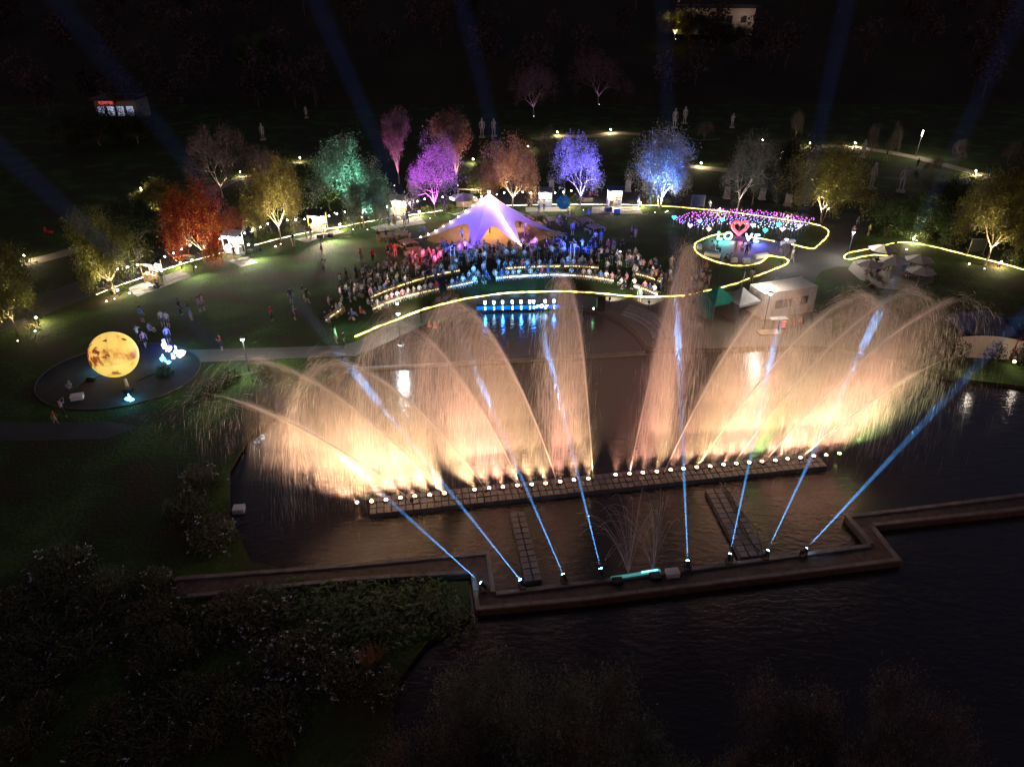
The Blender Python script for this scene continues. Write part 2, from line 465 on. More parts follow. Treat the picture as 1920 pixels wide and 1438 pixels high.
# low weir between the two pools
wp = [P(668, 694, -.3), P(1210, 664, -.3)]
d = (wp[1] - wp[0]); L = d.length
w_o = tag(MB().box(((wp[0] + wp[1]) / 2 + Vector((0, 0, .05))), (L, .45, .3), math.atan2(d.y, d.x)).build('weir', 'kerb'), kind='structure')
# curved steps at the right of the upper pool
sc_ = P(1120, 628)
for k in range(4):
    r0 = 5.2 + .55 * k
    arc = [(sc_.x + r0 * math.cos(t), sc_.y + r0 * math.sin(t)) for t in np.linspace(-.15, 1.0, 14)]
    arc2 = [(sc_.x + (r0 + .42) * math.cos(t), sc_.y + (r0 + .42) * math.sin(t)) for t in np.linspace(1.0, -.15, 14)]
    st_ = MB().prism(arc + arc2, -.2, .04 + .1 * (k + 1))
    if k == 0: so = tag(st_.build('pool_steps', 'stone'), kind='structure')
    else: st_.build('step', 'stone', so)

# ---------------------------------------------------------------- floating pontoons, each block its own piece
blk = bmesh.new()
bmesh.ops.create_cube(blk, size=1)
for v in blk.verts:
    if v.co.z > 0: v.co.x *= .9; v.co.y *= .9
blk_me = bpy.data.meshes.new('pontoon_block'); blk.to_mesh(blk_me); blk.free(); blk_me.materials.append(M['block'])
NZ0, NZ1 = P(670, 945, 0), P(1573, 852, 0)
NU = (NZ1 - NZ0); NLEN = NU.length; NU.normalize(); NN = Vector((NU.y, -NU.x, 0))      # NN points towards the camera
def pontoon(label, o0, u, nu, v, nv, su, sv):
    t = thing('pontoon', label, 'pontoon', o0, group='floating pontoons')
    for i in range(nu):
        for j in range(nv):
            o = link('pontoon_block', blk_me, t, u * (su * (i + .5)) + v * (sv * (j + .5)) + Vector((0, 0, -.12 + random.uniform(-.015, .015))))
            o.scale = (su * .96, sv * .95, .36); o.rotation_euler = (random.uniform(-.02, .02), random.uniform(-.02, .02), math.atan2(u.y, u.x) + random.uniform(-.015, .015))
    return t
pontoon('long floating pontoon carrying the row of fountain nozzles and lamps', NZ0 + NU * .8 - NN * .5, NU, 68, NN, 3, (NLEN - 2.4) / 68, .58)
def dock(label, a, b_, wpx, nv):
    A, B = P(*a), P(*b_); u = (B - A); L = u.length; u.normalize(); v = Vector((-u.y, u.x, 0))
    pontoon(label, A, u, max(1, round(L / .5)), v, nv, L / max(1, round(L / .5)), wpx / nv)
dock('narrow floating pontoon branching to the boardwalk beside two blue beams', (955, 962), (985, 1092), 1.0, 2)
dock('wide floating pontoon with black cables lying along it', (1322, 918), (1388, 1046), 1.75, 3)
ca = P(1350, 905, .12); cb = P(1425, 1040, .12)
for dx, lab in ((0, 'thick black cable snaking along the wide pontoon'), (.35, 'thin black cable looping along the wide pontoon')):
    pts = [ca.lerp(cb, t) + Vector((dx + .28 * math.sin(t * 7 + dx * 9), 0, 0)) for t in np.linspace(0, .96, 30)]
    tag(MB().tube(pts, .03 if dx else .04, 5).build('cable', 'black', smooth=True), lab, 'cable')

# ---------------------------------------------------------------- fountain
LAMP_PX = [(670, 945), (697, 943), (724, 940), (751, 936), (778, 933), (806, 931), (834, 928), (890, 921), (917, 918), (943, 916), (970, 913), (997, 911), (1023, 909), (1050, 906), (1076, 903), (1103, 900),
           (1154, 893), (1180, 891), (1205, 889), (1231, 887), (1257, 884), (1281, 882), (1306, 879), (1331, 877), (1356, 874), (1380, 872), (1404, 870), (1428, 868), (1453, 866), (1476, 863), (1500, 861), (1525, 858), (1548, 856), (1573, 853)]
LC = ['a', 'y', 'y', 'y', 'a', 'y', 'y', 'y', 'a', 'o', 'a', 'y', 'y', 'o', 'a', 'y', 'o', 'o', 'o', 'y', 'o', 'y', 'y', 'a', 'a', 'a', 'g', 'o', 'a', 'a', 'y', 'o', 'a', 'g']
LCOL = {'a': (1, .50, .29), 'y': (1, .57, .28), 'o': (1, .42, .27), 'g': (.62, 1, .28)}
LNAME = {'a': 'amber', 'y': 'yellow', 'o': 'orange', 'g': 'green'}
for k, c in LCOL.items(): M['lens_' + k] = emat('fountain_lens_' + LNAME[k], c, 40)
fl_house = MB().lathe([(.10, -.1), (.13, 0), (.13, .14), (.11, .15)], 10).mesh('lamp_housing', 'dark')
FOUNT_POWER = 15000
for (px, py), c in zip(LAMP_PX, LC):
    p = P(px, py, .08)
    t = thing('fountain_lamp', f'{LNAME[c]} spot lamp glowing upward on the long fountain pontoon', 'lamp', p, group=f'{LNAME[c]} lamps along the fountain pontoon')
    link('housing', fl_house, t)
    MB().ball((0, 0, .15), .115, 10, 6, s=(1, 1, .6)).build('lens', M['lens_' + c], t, True)
    lamp('SPOT', t, (0, 0, .32), FOUNT_POWER * random.uniform(.7, 1.3) * (.45 if c == 'g' else 1), LCOL[c], .12, 50, 1.0, Vector((0, 0, 1)) + NU * math.tan(R(40) * max(-1, min(1, ((p - NZ0).dot(NU) / NLEN - .5) * 2.1))))

JETS = [((770, 937), (318, 728), 'lowest jet leaning far over towards the moon lantern'),
        ((835, 928), (462, 674), 'low leaning jet second from the moon lantern side'),
        ((912, 919), (628, 680), 'jet whose crest is lit by a white blue flare'),
        ((978, 914), (742, 603), 'wide arching jet in front of the seated crowd corner'),
        ((1045, 906), (856, 572), 'tall arching jet crossed by a green beam'),
        ((1112, 899), (1060, 522), 'nearly upright jet in front of the blue stage lights'),
        ((1180, 891), (1292, 462), 'tallest jet with a blue tip beside the love plaza'),
        ((1245, 886), (1470, 538), 'tall jet in front of the green and grey gazebos'),
        ((1305, 880), (1612, 555), 'broad jet in front of the white container'),
        ((1372, 874), (1705, 546), 'leaning jet crossed by a blue patch of light'),
        ((1432, 868), (1800, 560), 'long leaning jet fading out over the dark lawn'),
        ((1499, 862), (1810, 664), 'lowest yellow jet leaning towards the white marquee')]
G = 9.81
def ribbons(name, pts, widths, parent, m):
    """pts (N,K,3): thin falling water streaks"""
    N, K, _ = pts.shape
    tan = pts[:, -1] - pts[:, 0]
    tan /= np.linalg.norm(tan, axis=1, keepdims=True) + 1e-9
    rv = rng.normal(size=(N, 3)); b_ = np.cross(tan, rv); b_ /= np.linalg.norm(b_, axis=1, keepdims=True) + 1e-9
    prof = np.ones(K) if K > 5 else np.array([.5, 1, .7, .3])[:K]
    off = b_[:, None, :] * (widths[:, None] * prof[None])[:, :, None] * .5
    v = np.stack([pts - off, pts + off], axis=2).reshape(-1, 3)
    base = (np.arange(N) * K * 2)[:, None, None]
    q = np.array([[2 * i, 2 * i + 1, 2 * i + 3, 2 * i + 2] for i in range(K - 1)])[None]
    f = (base + q).reshape(-1, 4)
    me = bpy.data.meshes.new(name)
    me.vertices.add(len(v)); me.vertices.foreach_set('co', v.astype(np.float32).ravel())
    me.loops.add(f.size); me.loops.foreach_set('vertex_index', f.astype(np.int32).ravel())
    me.polygons.add(len(f)); me.polygons.foreach_set('loop_start', (np.arange(len(f)) * 4).astype(np.int32))
    me.update(calc_edges=True)
    me.materials.append(M[m])
    o = link(name, me, parent); o['kind'] = 'stuff'
    return o
def flight(p0, v0, k, t):
    e = np.exp(-k * t)
    x = p0 + v0 * ((1 - e) / k)[..., None]
    x[..., 2] -= G / k * (t - (1 - e) / k)
    return x
NUv, NNv = np.array(NU), np.array(NN)
def jet(nz, apex, label, N=15000, reach=1.18, n3=6000):
    b0 = P(*nz, .2); b0n = np.array(b0)
    # the jets swing in the upright plane of the nozzle row
    r_ = ray(*apex); tt = np.dot(b0n - CO, NNv) / np.dot(r_, NNv); ap = CO + r_ * tt
    S, h = float(np.dot(ap - b0n, NUv)), float(ap[2] - b0n[2])
    tu = math.sqrt(2 * h / G); vz = G * tu; vs = S / tu
    v_main = NUv * vs + np.array([0, 0, vz])
    t = thing('fountain_jet', f'arching fountain water jet: {label}', 'fountain jet', b0, group='jets of the musical fountain')
    def main(ts):
        q = ts / tu; z = np.where(q < 1, h * (1 - np.abs(1 - q) ** 1.62), h * (1 - 1.25 * np.abs(q - 1) ** 1.9))
        xx = np.where(q < 1, q, 1 + .62 * (1 - np.exp(-(q - 1) / .62)))
        return NUv * (S * xx)[..., None] + np.array([0, 0, 1.0]) * z[..., None]
    def vmain(ts): return (main(ts + .01) - main(ts - .01)) / .02
    MB().lathe([(.09, -.2), (.07, -.05), (.035, .06)], 8).build('nozzle', 'dark', t)
    nb = 190                                                # the solid core: a bundle of long thin sheets of water
    st = rng.random(nb) * .5; en = np.minimum(.96, st + rng.uniform(.12, .34, nb)); en[:24] = rng.uniform(.55, .9, 24); st[:24] = 0
    uu = np.linspace(0, 1, 10)[None]
    tk = (st[:, None] + (en - st)[:, None] * uu) * tu
    pts = main(tk) + rng.normal(size=(nb, 1, 3)) * (.008 + .05 * (tk / tu) ** 1.4)[..., None]
    pts = pts.reshape(nb, 10, 3)
    ribbons('water_stream', pts, rng.uniform(.0022, .0046, nb), t, 'stream')
    # body of the stream: long streaks hugging the arc
    n1 = 4200
    s0 = (tu * min(1.25, reach * 1.1)) * rng.random(n1) ** .8
    spread = .02 + .14 * (s0 / tu) ** 1.6
    off = rng.normal(size=(n1, 3)) * spread[:, None]
    dv = rng.normal(size=(n1, 3)) * .18
    dt = rng.uniform(.05, .11, n1)
    tk = s0[:, None] + dt[:, None] * np.linspace(0, 1, 4)[None]
    pts = main(tk) + off[:, None] + dv[:, None] * (tk - s0[:, None])[..., None]
    ribbons('stream_spray', pts, rng.uniform(.0006, .0014, n1), t, 'drop')
    # soft veils of mist filling the space below the arc
    for nm, q0, q1, zl, th, sh, m_ in (('mist_veil', .05, min(1.28, reach * 1.15), .45, .75, 1.0, 'veil'), ('mist_veil', .16, min(1.15, reach * 1.05), 3.0, .65, .99, 'veil2'), ('mist_veil', .28, min(1.05, reach), 5.5, .6, .985, 'veil2')):
        arc = main(np.linspace(q0, max(q1, q0 + .2), 26) * tu) * sh
        a3 = [Vector(q) for q in arc]; endp = Vector(arc[-1])
        low = endp + Vector(NUv * S * .03); low.z = min(endp.z * .9, max(zl, endp.z * (.10 if reach > 1 else .5)))
        a3.append(low)
        vs_ = [q + Vector(NNv) * th * (.35 + .65 * min(1, i / 8)) for i, q in enumerate(a3)] + [q - Vector(NNv) * th * (.35 + .65 * min(1, i / 8)) for i, q in enumerate(a3)]
        nn_ = len(a3)
        tr_ = tessellate_polygon([[Vector((float(np.dot(np.array(q), NUv)), q.z, 0)) for q in a3]])
        vo = MB().add(vs_, list(tr_) + [tuple(nn_ + i for i in reversed(f)) for f in tr_] + [(i, (i + 1) % nn_, nn_ + (i + 1) % nn_, nn_ + i) for i in range(nn_)]).build(nm, m_, t)
        fixn(vo); vo['kind'] = 'stuff'
    # curtain of drops that fall away from the arc
    s0 = .22 * tu + tu * reach * rng.random(N) ** .7
    p0 = main(s0) + NNv * (rng.normal(size=N) * (.15 + .75 * s0 / tu))[:, None]
    v0 = vmain(s0) * rng.uniform(.55, 1.0, N)[:, None] + rng.normal(size=(N, 3)) * (.25 + .45 * (s0 / tu))[:, None]
    k = rng.uniform(.7, 2.2, N)
    age = rng.uniform(0, 2.1 if reach > 1 else 1.5 * reach + .3, N)
    dt = rng.uniform(.07, .20, N)
    tk = age[:, None] + dt[:, None] * np.linspace(0, 1, 4)[None]
    pts = flight(p0[:, None], v0[:, None], k[:, None], tk)
    ok = (pts[..., 2] + b0.z > -.28).all(axis=1)
    pts = pts[ok]
    wd = rng.uniform(.0013, .0036, len(pts)); wd[rng.random(len(pts)) < .08] *= 2.4
    ribbons('falling_spray', pts, wd, t, 'drop')
    # fine drizzle
    s0 = .05 * tu + tu * reach * rng.random(n3) ** .8
    p0 = main(s0) + rng.normal(size=(n3, 3)) * .35 + NNv * (rng.normal(size=n3) * .9)[:, None]
    v0 = vmain(s0) * rng.uniform(.1, .5, n3)[:, None] + rng.normal(size=(n3, 3)) * .5
    k = rng.uniform(2.0, 4.5, n3); age = rng.uniform(0, 3.6 if reach > 1 else 1.2, n3); dt = rng.uniform(.25, .6, n3)
    tk = age[:, None] + dt[:, None] * np.linspace(0, 1, 4)[None]
    pts = flight(p0[:, None], v0[:, None], k[:, None], tk)
    ok = (pts[..., 2] + b0.z > -.28).all(axis=1)
    pts = pts[ok]
    ribbons('drizzle', pts, rng.uniform(.0013, .0028, len(pts)), t, 'drop')
M['veil'] = scatter_mat('jet_veil', (.96, .96, .96), .016, .1)
M['veil2'] = scatter_mat('jet_veil_core', (.96, .96, .96), .036, .1)
for ji, (a, b_, c) in enumerate(JETS):
    rc = {0: .62, 1: .85, 9: 1.05, 10: .85, 11: .60}.get(ji, 1.18)
    jet(a, b_, c, {0: 250, 1: 1100, 2: 6000, 9: 6000, 10: 1600, 11: 250}.get(ji, 9000), rc, {0: 10, 11: 10, 1: 60, 10: 60, 2: 1500, 9: 1500}.get(ji, 3000))
# drifting mist hanging in the spray
M['mist'] = scatter_mat('drifting_mist', (.95, .95, .95), .003, .2)
sec = [(-7, 0), (-9, 2), (-8, 6), (-3, 9.5), (6, 12), (NLEN * .5, 14), (NLEN - 6, 12), (NLEN + 3, 9.5), (NLEN + 8, 6), (NLEN + 9, 2), (NLEN + 7, 0)]
mv = []
for sgn, sh in ((3.2, .92), (-3.2, .92)):
    mv += [NZ0 + NU * (NLEN / 2 + (u_ - NLEN / 2) * sh) + NN * sgn + Vector((0, 0, -.2 + z_ * sh)) for u_, z_ in sec]
ns_ = len(sec)
mo = MB().add(mv, [tuple(range(ns_)), tuple(range(2 * ns_ - 1, ns_ - 1, -1))] + [(i, (i + 1) % ns_, ns_ + (i + 1) % ns_, ns_ + i) for i in range(ns_)]).build('mist', M['mist'])
fixn(mo)
tag(mo, 'thin lit mist hanging around the fountain jets', kind='stuff')

# ---------------------------------------------------------------- blue beam projectors on the boardwalk
M['beam_air'] = [scatter_mat('lit_mist_blue', (.75, .88, 1.0), d_) for d_ in (.030, .022, .016, .011, .008, .006, .0052)]
M['high_air'] = scatter_mat('thin_lit_air', (.48, .50, 1.0), .0034)
M['beam_lens'] = emat('beam_lens', (.25, .62, 1.0), 60)
BEAMS = [((907, 1108), (650, 866), 'in the boardwalk corner'), ((980, 1103), (680, 717), 'beside the narrow pontoon'), ((1058, 1093), (908, 733), 'between narrow pontoon and spray bar'),
         ((1127, 1083), (1030, 672), 'beside the teal spray bar'), ((1288, 1068), (1271, 630), 'beside the white box'), ((1365, 1055), (1447, 668), 'just before the wide pontoon'),
         ((1434, 1048), (1636, 612), 'just beyond the wide pontoon'), ((1505, 1043), (1800, 720), 'on the bare stretch of boardwalk')]
def beam_cone(parent, origin, dirv, L, r0, half, m, s0=0.0):
    d = Vector(dirv).normalized(); a = d.orthogonal().normalized(); b_ = d.cross(a)
    mb = MB(); n = 16; vs = []; fs = []
    for s in (s0, L):
        r = r0 + s * math.tan(R(half))
        for k in range(n):
            t = 2 * math.pi * k / n
            vs.append(Vector(origin) + d * s + (a * math.cos(t) + b_ * math.sin(t)) * r)
    fs = [(k, (k + 1) % n, n + (k + 1) % n, n + k) for k in range(n)] + [tuple(range(n - 1, -1, -1)), tuple(n + k for k in range(n))]
    o = mb.add(vs, fs).build('lit_mist', m, parent); fixn(o)
    o['kind'] = 'stuff'
    return o
def projector(loc, target, label, col, power, half, L, air, lens, near=20.0, group='blue beam projectors on the boardwalk'):
    t = thing('beam_projector', label, 'beam light', loc, group=group)
    d = (Vector(target) - Vector(loc) - Vector((0, 0, .45))).normalized()
    MB().box((0, 0, .05), (.36, .3, .1)).build('base', 'black', t)
    for s in (-1, 1): MB().box((s * .2, 0, .28), (.04, .12, .4)).build('yoke_arm', 'black', t)
    h = Vector((0, 0, .45))
    MB().tube([h - d * .22, h + d * .1, h + d * .2], [.1, .13, .12], 10).build('head', 'black', t)
    MB().tube([h + d * .21, h + d * .235], [.10, .085], 10).build('lens', lens, t)
    lamp('SPOT', t, h + d * .26, power, col, .0, half * 2, .12, d)
    if not isinstance(air, list): air = [air]
    cuts = [0.0] + [near * f for f in (.22, .34, .46, .58, .70, .85)[:len(air) - 1]] + [near]
    for i, a_ in enumerate(air): beam_cone(t, h + d * .3, d, cuts[i + 1], .06, half * 1.15, a_, cuts[i] + (.01 if i else 0))
    if L > near: beam_cone(t, h + d * .3, d, L, .06, half * 1.15, M['high_air'], near + .01)
    return t
def jetplane(px, py):
    r_ = ray(px, py); q = np.array(P(1112, 899, .2)); tt = np.dot(q - CO, NNv) / np.dot(r_, NNv)
    return Vector(CO + r_ * tt)
for o_px, pt, w in BEAMS:
    projector(P(*o_px, .17), jetplane(*pt), near=(jetplane(*pt) - P(*o_px, .17)).length * 1.5, label=f'blue beam projector {w}, its ray crossing the fountain', col=(.14, .46, 1.0), power=520000, half=1.0, L=230, air=M['beam_air'], lens=M['beam_lens'])

# ---------------------------------------------------------------- vegetation generators
def leaf_quads(centres, size, jitter, seed):
    g = np.random.default_rng(seed)
    N = len(centres)
    c = centres + g.normal(size=(N, 3)) * jitter
    a = g.normal(size=(N, 3)); a /= np.linalg.norm(a, axis=1, keepdims=True)
    t = g.normal(size=(N, 3)); b_ = np.cross(a, t); b_ /= np.linalg.norm(b_, axis=1, keepdims=True)
    s = g.uniform(.6, 1.3, N)[:, None] * size
    v = np.stack([c - a * s * .5, c + b_ * s * .33, c + a * s * .5, c - b_ * s * .33], axis=1).reshape(-1, 3)
    f = np.arange(N * 4).reshape(-1, 4)
    return v, f
def np_mesh(name, v, f, m):
    me = bpy.data.meshes.new(name)
    me.vertices.add(len(v)); me.vertices.foreach_set('co', np.asarray(v, np.float32).ravel())
    me.loops.add(f.size); me.loops.foreach_set('vertex_index', np.asarray(f, np.int32).ravel())
    me.polygons.add(len(f)); me.polygons.foreach_set('loop_start', (np.arange(len(f)) * 4).astype(np.int32))
    me.update(calc_edges=True); me.materials.append(M[m] if isinstance(m, str) else m)
    return me
def gen_tree(seed, trunk=2.4, levels=4, first=5, kids=3, L1=2.4, ang=(22, 46), leaves=34, lsize=.2, ljit=.42, r0=.17, stems=1, up=.25, bark='bark', leafy=.0):
    g = random.Random(seed)
    mb = MB(); tips = []; mids = []
    def grow(p, d, L, r, lv):
        side = Vector((g.uniform(-1, 1), g.uniform(-1, 1), g.uniform(-.3, .6))) * .12
        m_ = p + d * (L * .5) + side * L
        q = p + d * L + side * L * .5
        mb.tube([p, m_, q], [r, r * .82, r * .62], 6 if lv < 2 else (4 if lv < 3 else 3), cap=False)
        if lv >= 2: mids.append(m_)
        if lv >= levels: tips.append(q); return
        n = first if lv == 0 else kids
        for i in range(n):
            az = 2 * math.pi * (i + g.uniform(-.3, .3)) / n
            tilt = R(g.uniform(*ang)) * (1 if lv else 1.1)
            a = d.orthogonal().normalized(); b_ = d.cross(a)
            nd = (d * math.cos(tilt) + (a * math.cos(az) + b_ * math.sin(az)) * math.sin(tilt) + Vector((0, 0, up * .4))).normalized()
            grow(q, nd, (L1 * g.uniform(.65, 1.3) if lv == 0 else L * g.uniform(.5, .92)), r * (.55 if lv == 0 else .6), lv + 1)
        if lv >= 1 and g.random() < .6: grow(q, (d + Vector((g.uniform(-.2, .2), g.uniform(-.2, .2), .1))).normalized(), L * .7, r * .6, lv + 1)
    for s in range(stems):
        d = Vector((0, 0, 1)) if stems == 1 else Vector((math.cos(s * 2.1 + .4) * .3, math.sin(s * 2.1 + .4) * .3, 1)).normalized()
        grow(Vector((0, 0, -.1)) + (d * .01), d, trunk, r0 if stems == 1 else r0 * .7, 0)
    c = np.repeat(np.array([tuple(t) for t in tips + (mids if leafy else [])]), leaves, axis=0)
    v, f = leaf_quads(c, lsize, ljit, seed)
    allv = np.vstack([np.array(mb.v), v])
    ext = dict(h=float(np.percentile(allv[:, 2], 99.7)), w=float(np.percentile(np.abs(allv[:, 0]), 99) + np.percentile(np.abs(allv[:, 1]), 99)))
    return mb.mesh('trunk', bark, True), np_mesh('crown', v, f, 'leaf'), ext
PROTO = {
    'full': [gen_tree(s, bark='bark', trunk=1.5, first=6, ang=(24, 58), up=.1, leaves=42, leafy=1, lsize=.21, ljit=.5) for s in (1, 2)],
    'pale': [gen_tree(s, bark='palebark', trunk=1.8, first=6, ang=(24, 56), up=.1, leaves=40, leafy=1, lsize=.21, ljit=.5) for s in (3, 4)],
    'multi': [gen_tree(5, bark='palebark', stems=3, trunk=1.7, first=4, ang=(24, 55), up=.1, leaves=20, leafy=1, lsize=.21, ljit=.5)],
    'bare': [gen_tree(s, bark='palebark', trunk=1.6, levels=5, leaves=15, lsize=.17, ljit=.34, ang=(24, 54), up=.05) for s in (6, 7)],
    'tall': [gen_tree(8, bark='bark', trunk=1.3, first=6, ang=(14, 32), leaves=30, leafy=1, up=.8)],
    'near': [gen_tree(s, bark='bark', trunk=1.5, first=6, ang=(24, 58), up=.1, leaves=130, leafy=1, lsize=.12, ljit=.42) for s in (31, 32)],
    'low': [gen_tree(9, bark='bark', trunk=.9, first=6, ang=(25, 55), leaves=34, leafy=1, L1=1.6)],
}
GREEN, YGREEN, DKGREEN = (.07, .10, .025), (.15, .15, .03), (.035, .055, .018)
TN = [0]
def tree(base, top, wpx, kind, col, label, up=None, power=0, group='trees along the promenade', Y=None, z0=None, aimx=0, twist=None):
    """base px on ground, top py of the crown, crown width in px"""
    if Y is None: p = P(*base)
    else:
        p = PY(base[0], base[1], Y); p.z = hill(Y)
    tp = PY(base[0], top, p.y); Ht = max(2.0, tp.z - p.z); Wd = wpx * mpp(p)
    pr = PROTO[kind]; tk, cr, ext = pr[TN[0] % len(pr)]; TN[0] += 1
    t = thing('tree', label, 'tree', p, random.uniform(0, 6.28) if twist is None else twist, group)
    s = (Wd / ext['w'], Wd / ext['w'], Ht / ext['h'])
    for nm, me in (('trunk', tk), ('crown', cr)):
        o = link(nm, me, t); o.scale = s
        if nm == 'crown': o.color = (*col, 1)
    if up: uplight(p + Vector((aimx, -1.5, 0)), p + Vector((0, 0, Ht * .62)), up, power, label)
    return t, p, Ht
UPN = [0]
def uplight(loc, target, col, power, what, spot=75):
    UPN[0] += 1
    t = thing('uplight', 'ground spotlight aimed at the ' + ' '.join(what.split()[:11]), 'spotlight', loc, group='spotlights at the tree feet')
    MB().lathe([(.05, 0), (.07, .02), (.09, .1), (.085, .13)], 8).build('housing', 'dark', t)
    c = tuple(.5 + .5 * k for k in col)
    key = 'lens_' + '_'.join(f'{k:.2f}' for k in col)
    if key not in M: M[key] = emat('spot_lens', c, 8)
    MB().ball((0, 0, .13), .07, 8, 4).build('lens', M[key], t, True)
    d = Vector(target) - Vector(loc)
    lamp('SPOT', t, (0, 0, .26), power * 3.4, col, .08, spot, .8, d)
WARM, COOLW = (1, .80, .45), (.9, .95, 1)
tree((36, 628), 468, 130, 'full', YGREEN, 'leafy yellow green tree beside a warm bollard at the dark lawn edge', WARM, 1500, aimx=.8)
tree((214, 552), 392, 125, 'full', YGREEN, 'bright yellow green tree beside the dark roofed stall', WARM, 2200, aimx=.8)
tree((262, 462), 368, 105, 'low', DKGREEN, 'dark bushy tree behind the bronze bust plinth')
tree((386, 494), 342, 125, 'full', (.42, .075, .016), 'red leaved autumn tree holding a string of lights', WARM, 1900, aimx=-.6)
tree((440, 436), 392, 60, 'low', (.35, .12, .03), 'small orange autumn tree behind the white framed stall')
tree((527, 452), 288, 108, 'pale', (.26, .21, .05), 'sparse golden tree with a pale trunk above the lawn hedge', (1, .85, .55), 4200, aimx=.4)
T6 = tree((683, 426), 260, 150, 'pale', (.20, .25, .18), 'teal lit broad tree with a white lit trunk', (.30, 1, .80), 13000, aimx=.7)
uplight(T6[1] + Vector((-1.2, -1.4, 0)), T6[1] + Vector((0, 0, 2.2)), (1, .9, .7), 600, 'white lit trunk of the teal tree', 60)
tree((620, 395), 300, 110, 'full', GREEN, 'dim green tree standing behind the teal lit tree', (.6, 1, .4), 900, aimx=.9)
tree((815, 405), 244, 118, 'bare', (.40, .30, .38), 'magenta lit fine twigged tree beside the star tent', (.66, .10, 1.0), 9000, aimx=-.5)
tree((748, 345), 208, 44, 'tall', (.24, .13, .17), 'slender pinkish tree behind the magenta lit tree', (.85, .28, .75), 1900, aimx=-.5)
tree((856, 345), 212, 74, 'tall', (.26, .14, .09), 'tall russet tree behind the magenta lit tree', (1, .55, .5), 1700, aimx=.3)
tree((962, 394), 248, 112, 'pale', (.33, .17, .08), 'russet and olive tree rising behind the star tent', (1, .72, .48), 3600, aimx=.5)
tree((905, 378), 300, 60, 'low', (.14, .15, .03), 'low olive tree beside the russet tree', (1, .9, .4), 700)
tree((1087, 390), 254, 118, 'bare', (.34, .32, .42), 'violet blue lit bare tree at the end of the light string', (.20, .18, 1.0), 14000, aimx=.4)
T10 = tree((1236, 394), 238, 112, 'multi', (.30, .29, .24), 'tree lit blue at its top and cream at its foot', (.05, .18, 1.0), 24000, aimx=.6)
uplight(T10[1] + Vector((-.9, -1.6, 0)), T10[1] + Vector((0, 0, 2.6)), (1, .86, .56), 3600, 'cream lit stems of the blue topped tree', 80)
tree((1383, 400), 248, 112, 'bare', (.11, .12, .09), 'dim grey green tree behind the light field', (.9, .85, .9), 900, aimx=.3)
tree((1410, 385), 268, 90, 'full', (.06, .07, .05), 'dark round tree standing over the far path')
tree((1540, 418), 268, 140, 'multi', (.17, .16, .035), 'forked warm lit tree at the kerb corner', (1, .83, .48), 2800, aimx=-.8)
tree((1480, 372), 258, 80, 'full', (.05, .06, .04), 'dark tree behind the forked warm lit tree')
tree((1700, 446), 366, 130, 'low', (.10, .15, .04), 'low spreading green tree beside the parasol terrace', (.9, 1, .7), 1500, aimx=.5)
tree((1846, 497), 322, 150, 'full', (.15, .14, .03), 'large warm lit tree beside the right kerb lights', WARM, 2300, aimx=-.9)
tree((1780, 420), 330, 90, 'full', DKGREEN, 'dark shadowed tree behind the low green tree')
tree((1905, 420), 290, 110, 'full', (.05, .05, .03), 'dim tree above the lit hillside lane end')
tree((418, 372), 236, 120, 'bare', (.14, .10, .09), 'grey leafless tree in the grove behind the red tree', (1, .8, .75), 420)
tree((500, 350), 268, 70, 'bare', (.13, .09, .09), 'dim leafless tree behind the golden tree', (1, .7, .65), 320)
tree((560, 372), 300, 70, 'full', GREEN, 'low shadowed green tree in the grove')
tree((300, 405), 338, 80, 'low', (.16, .15, .03), 'yellow green tree beside the slim post lamp', (1, .95, .4), 700)
for i, (px, py, tp, w, lab) in enumerate([(1630, 300, 232, 26, 'staked sapling above the lit lane'), (1668, 300, 228, 26, 'thin sapling behind the dark walking figure'), (1795, 305, 262, 30, 'sapling with a forked stem past the tall post lamp'),
                                 (1890, 300, 262, 34, 'pinkish sapling near the lane end'), (1490, 262, 208, 30, 'bare sapling on the dark slope'), (1745, 330, 290, 40, 'propped leafy sapling beside the lane lights'),
                                 (1320, 262, 226, 34, 'dim violet sapling above the garden terrace'), (1030, 300, 236, 40, 'dim violet sapling behind the russet tree')]):
    tree((px, py), tp, w, 'bare', (.12, .10, .09), lab, group='saplings on the slope')
tree((492, 165), 62, 78, 'full', (.06, .12, .03), 'distant tree lit green on the dark hillside', (.15, 1, .2), 16000, group='far trees', Y=205, aimx=2)
tree((1262, 100), 20, 80, 'full', (.20, .18, .05), 'distant tree glowing yellow beside the hill house', (1, .9, .3), 5000, group='far trees', Y=225)
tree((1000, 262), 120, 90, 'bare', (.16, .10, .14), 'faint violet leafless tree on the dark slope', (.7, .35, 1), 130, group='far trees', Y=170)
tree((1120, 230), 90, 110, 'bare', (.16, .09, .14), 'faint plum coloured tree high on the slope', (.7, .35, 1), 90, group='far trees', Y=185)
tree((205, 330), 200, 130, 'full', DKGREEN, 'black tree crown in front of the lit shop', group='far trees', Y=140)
tree((275, 330), 212, 100, 'full', DKGREEN, 'black tree crown right of the lit shop lights', group='far trees', Y=142)
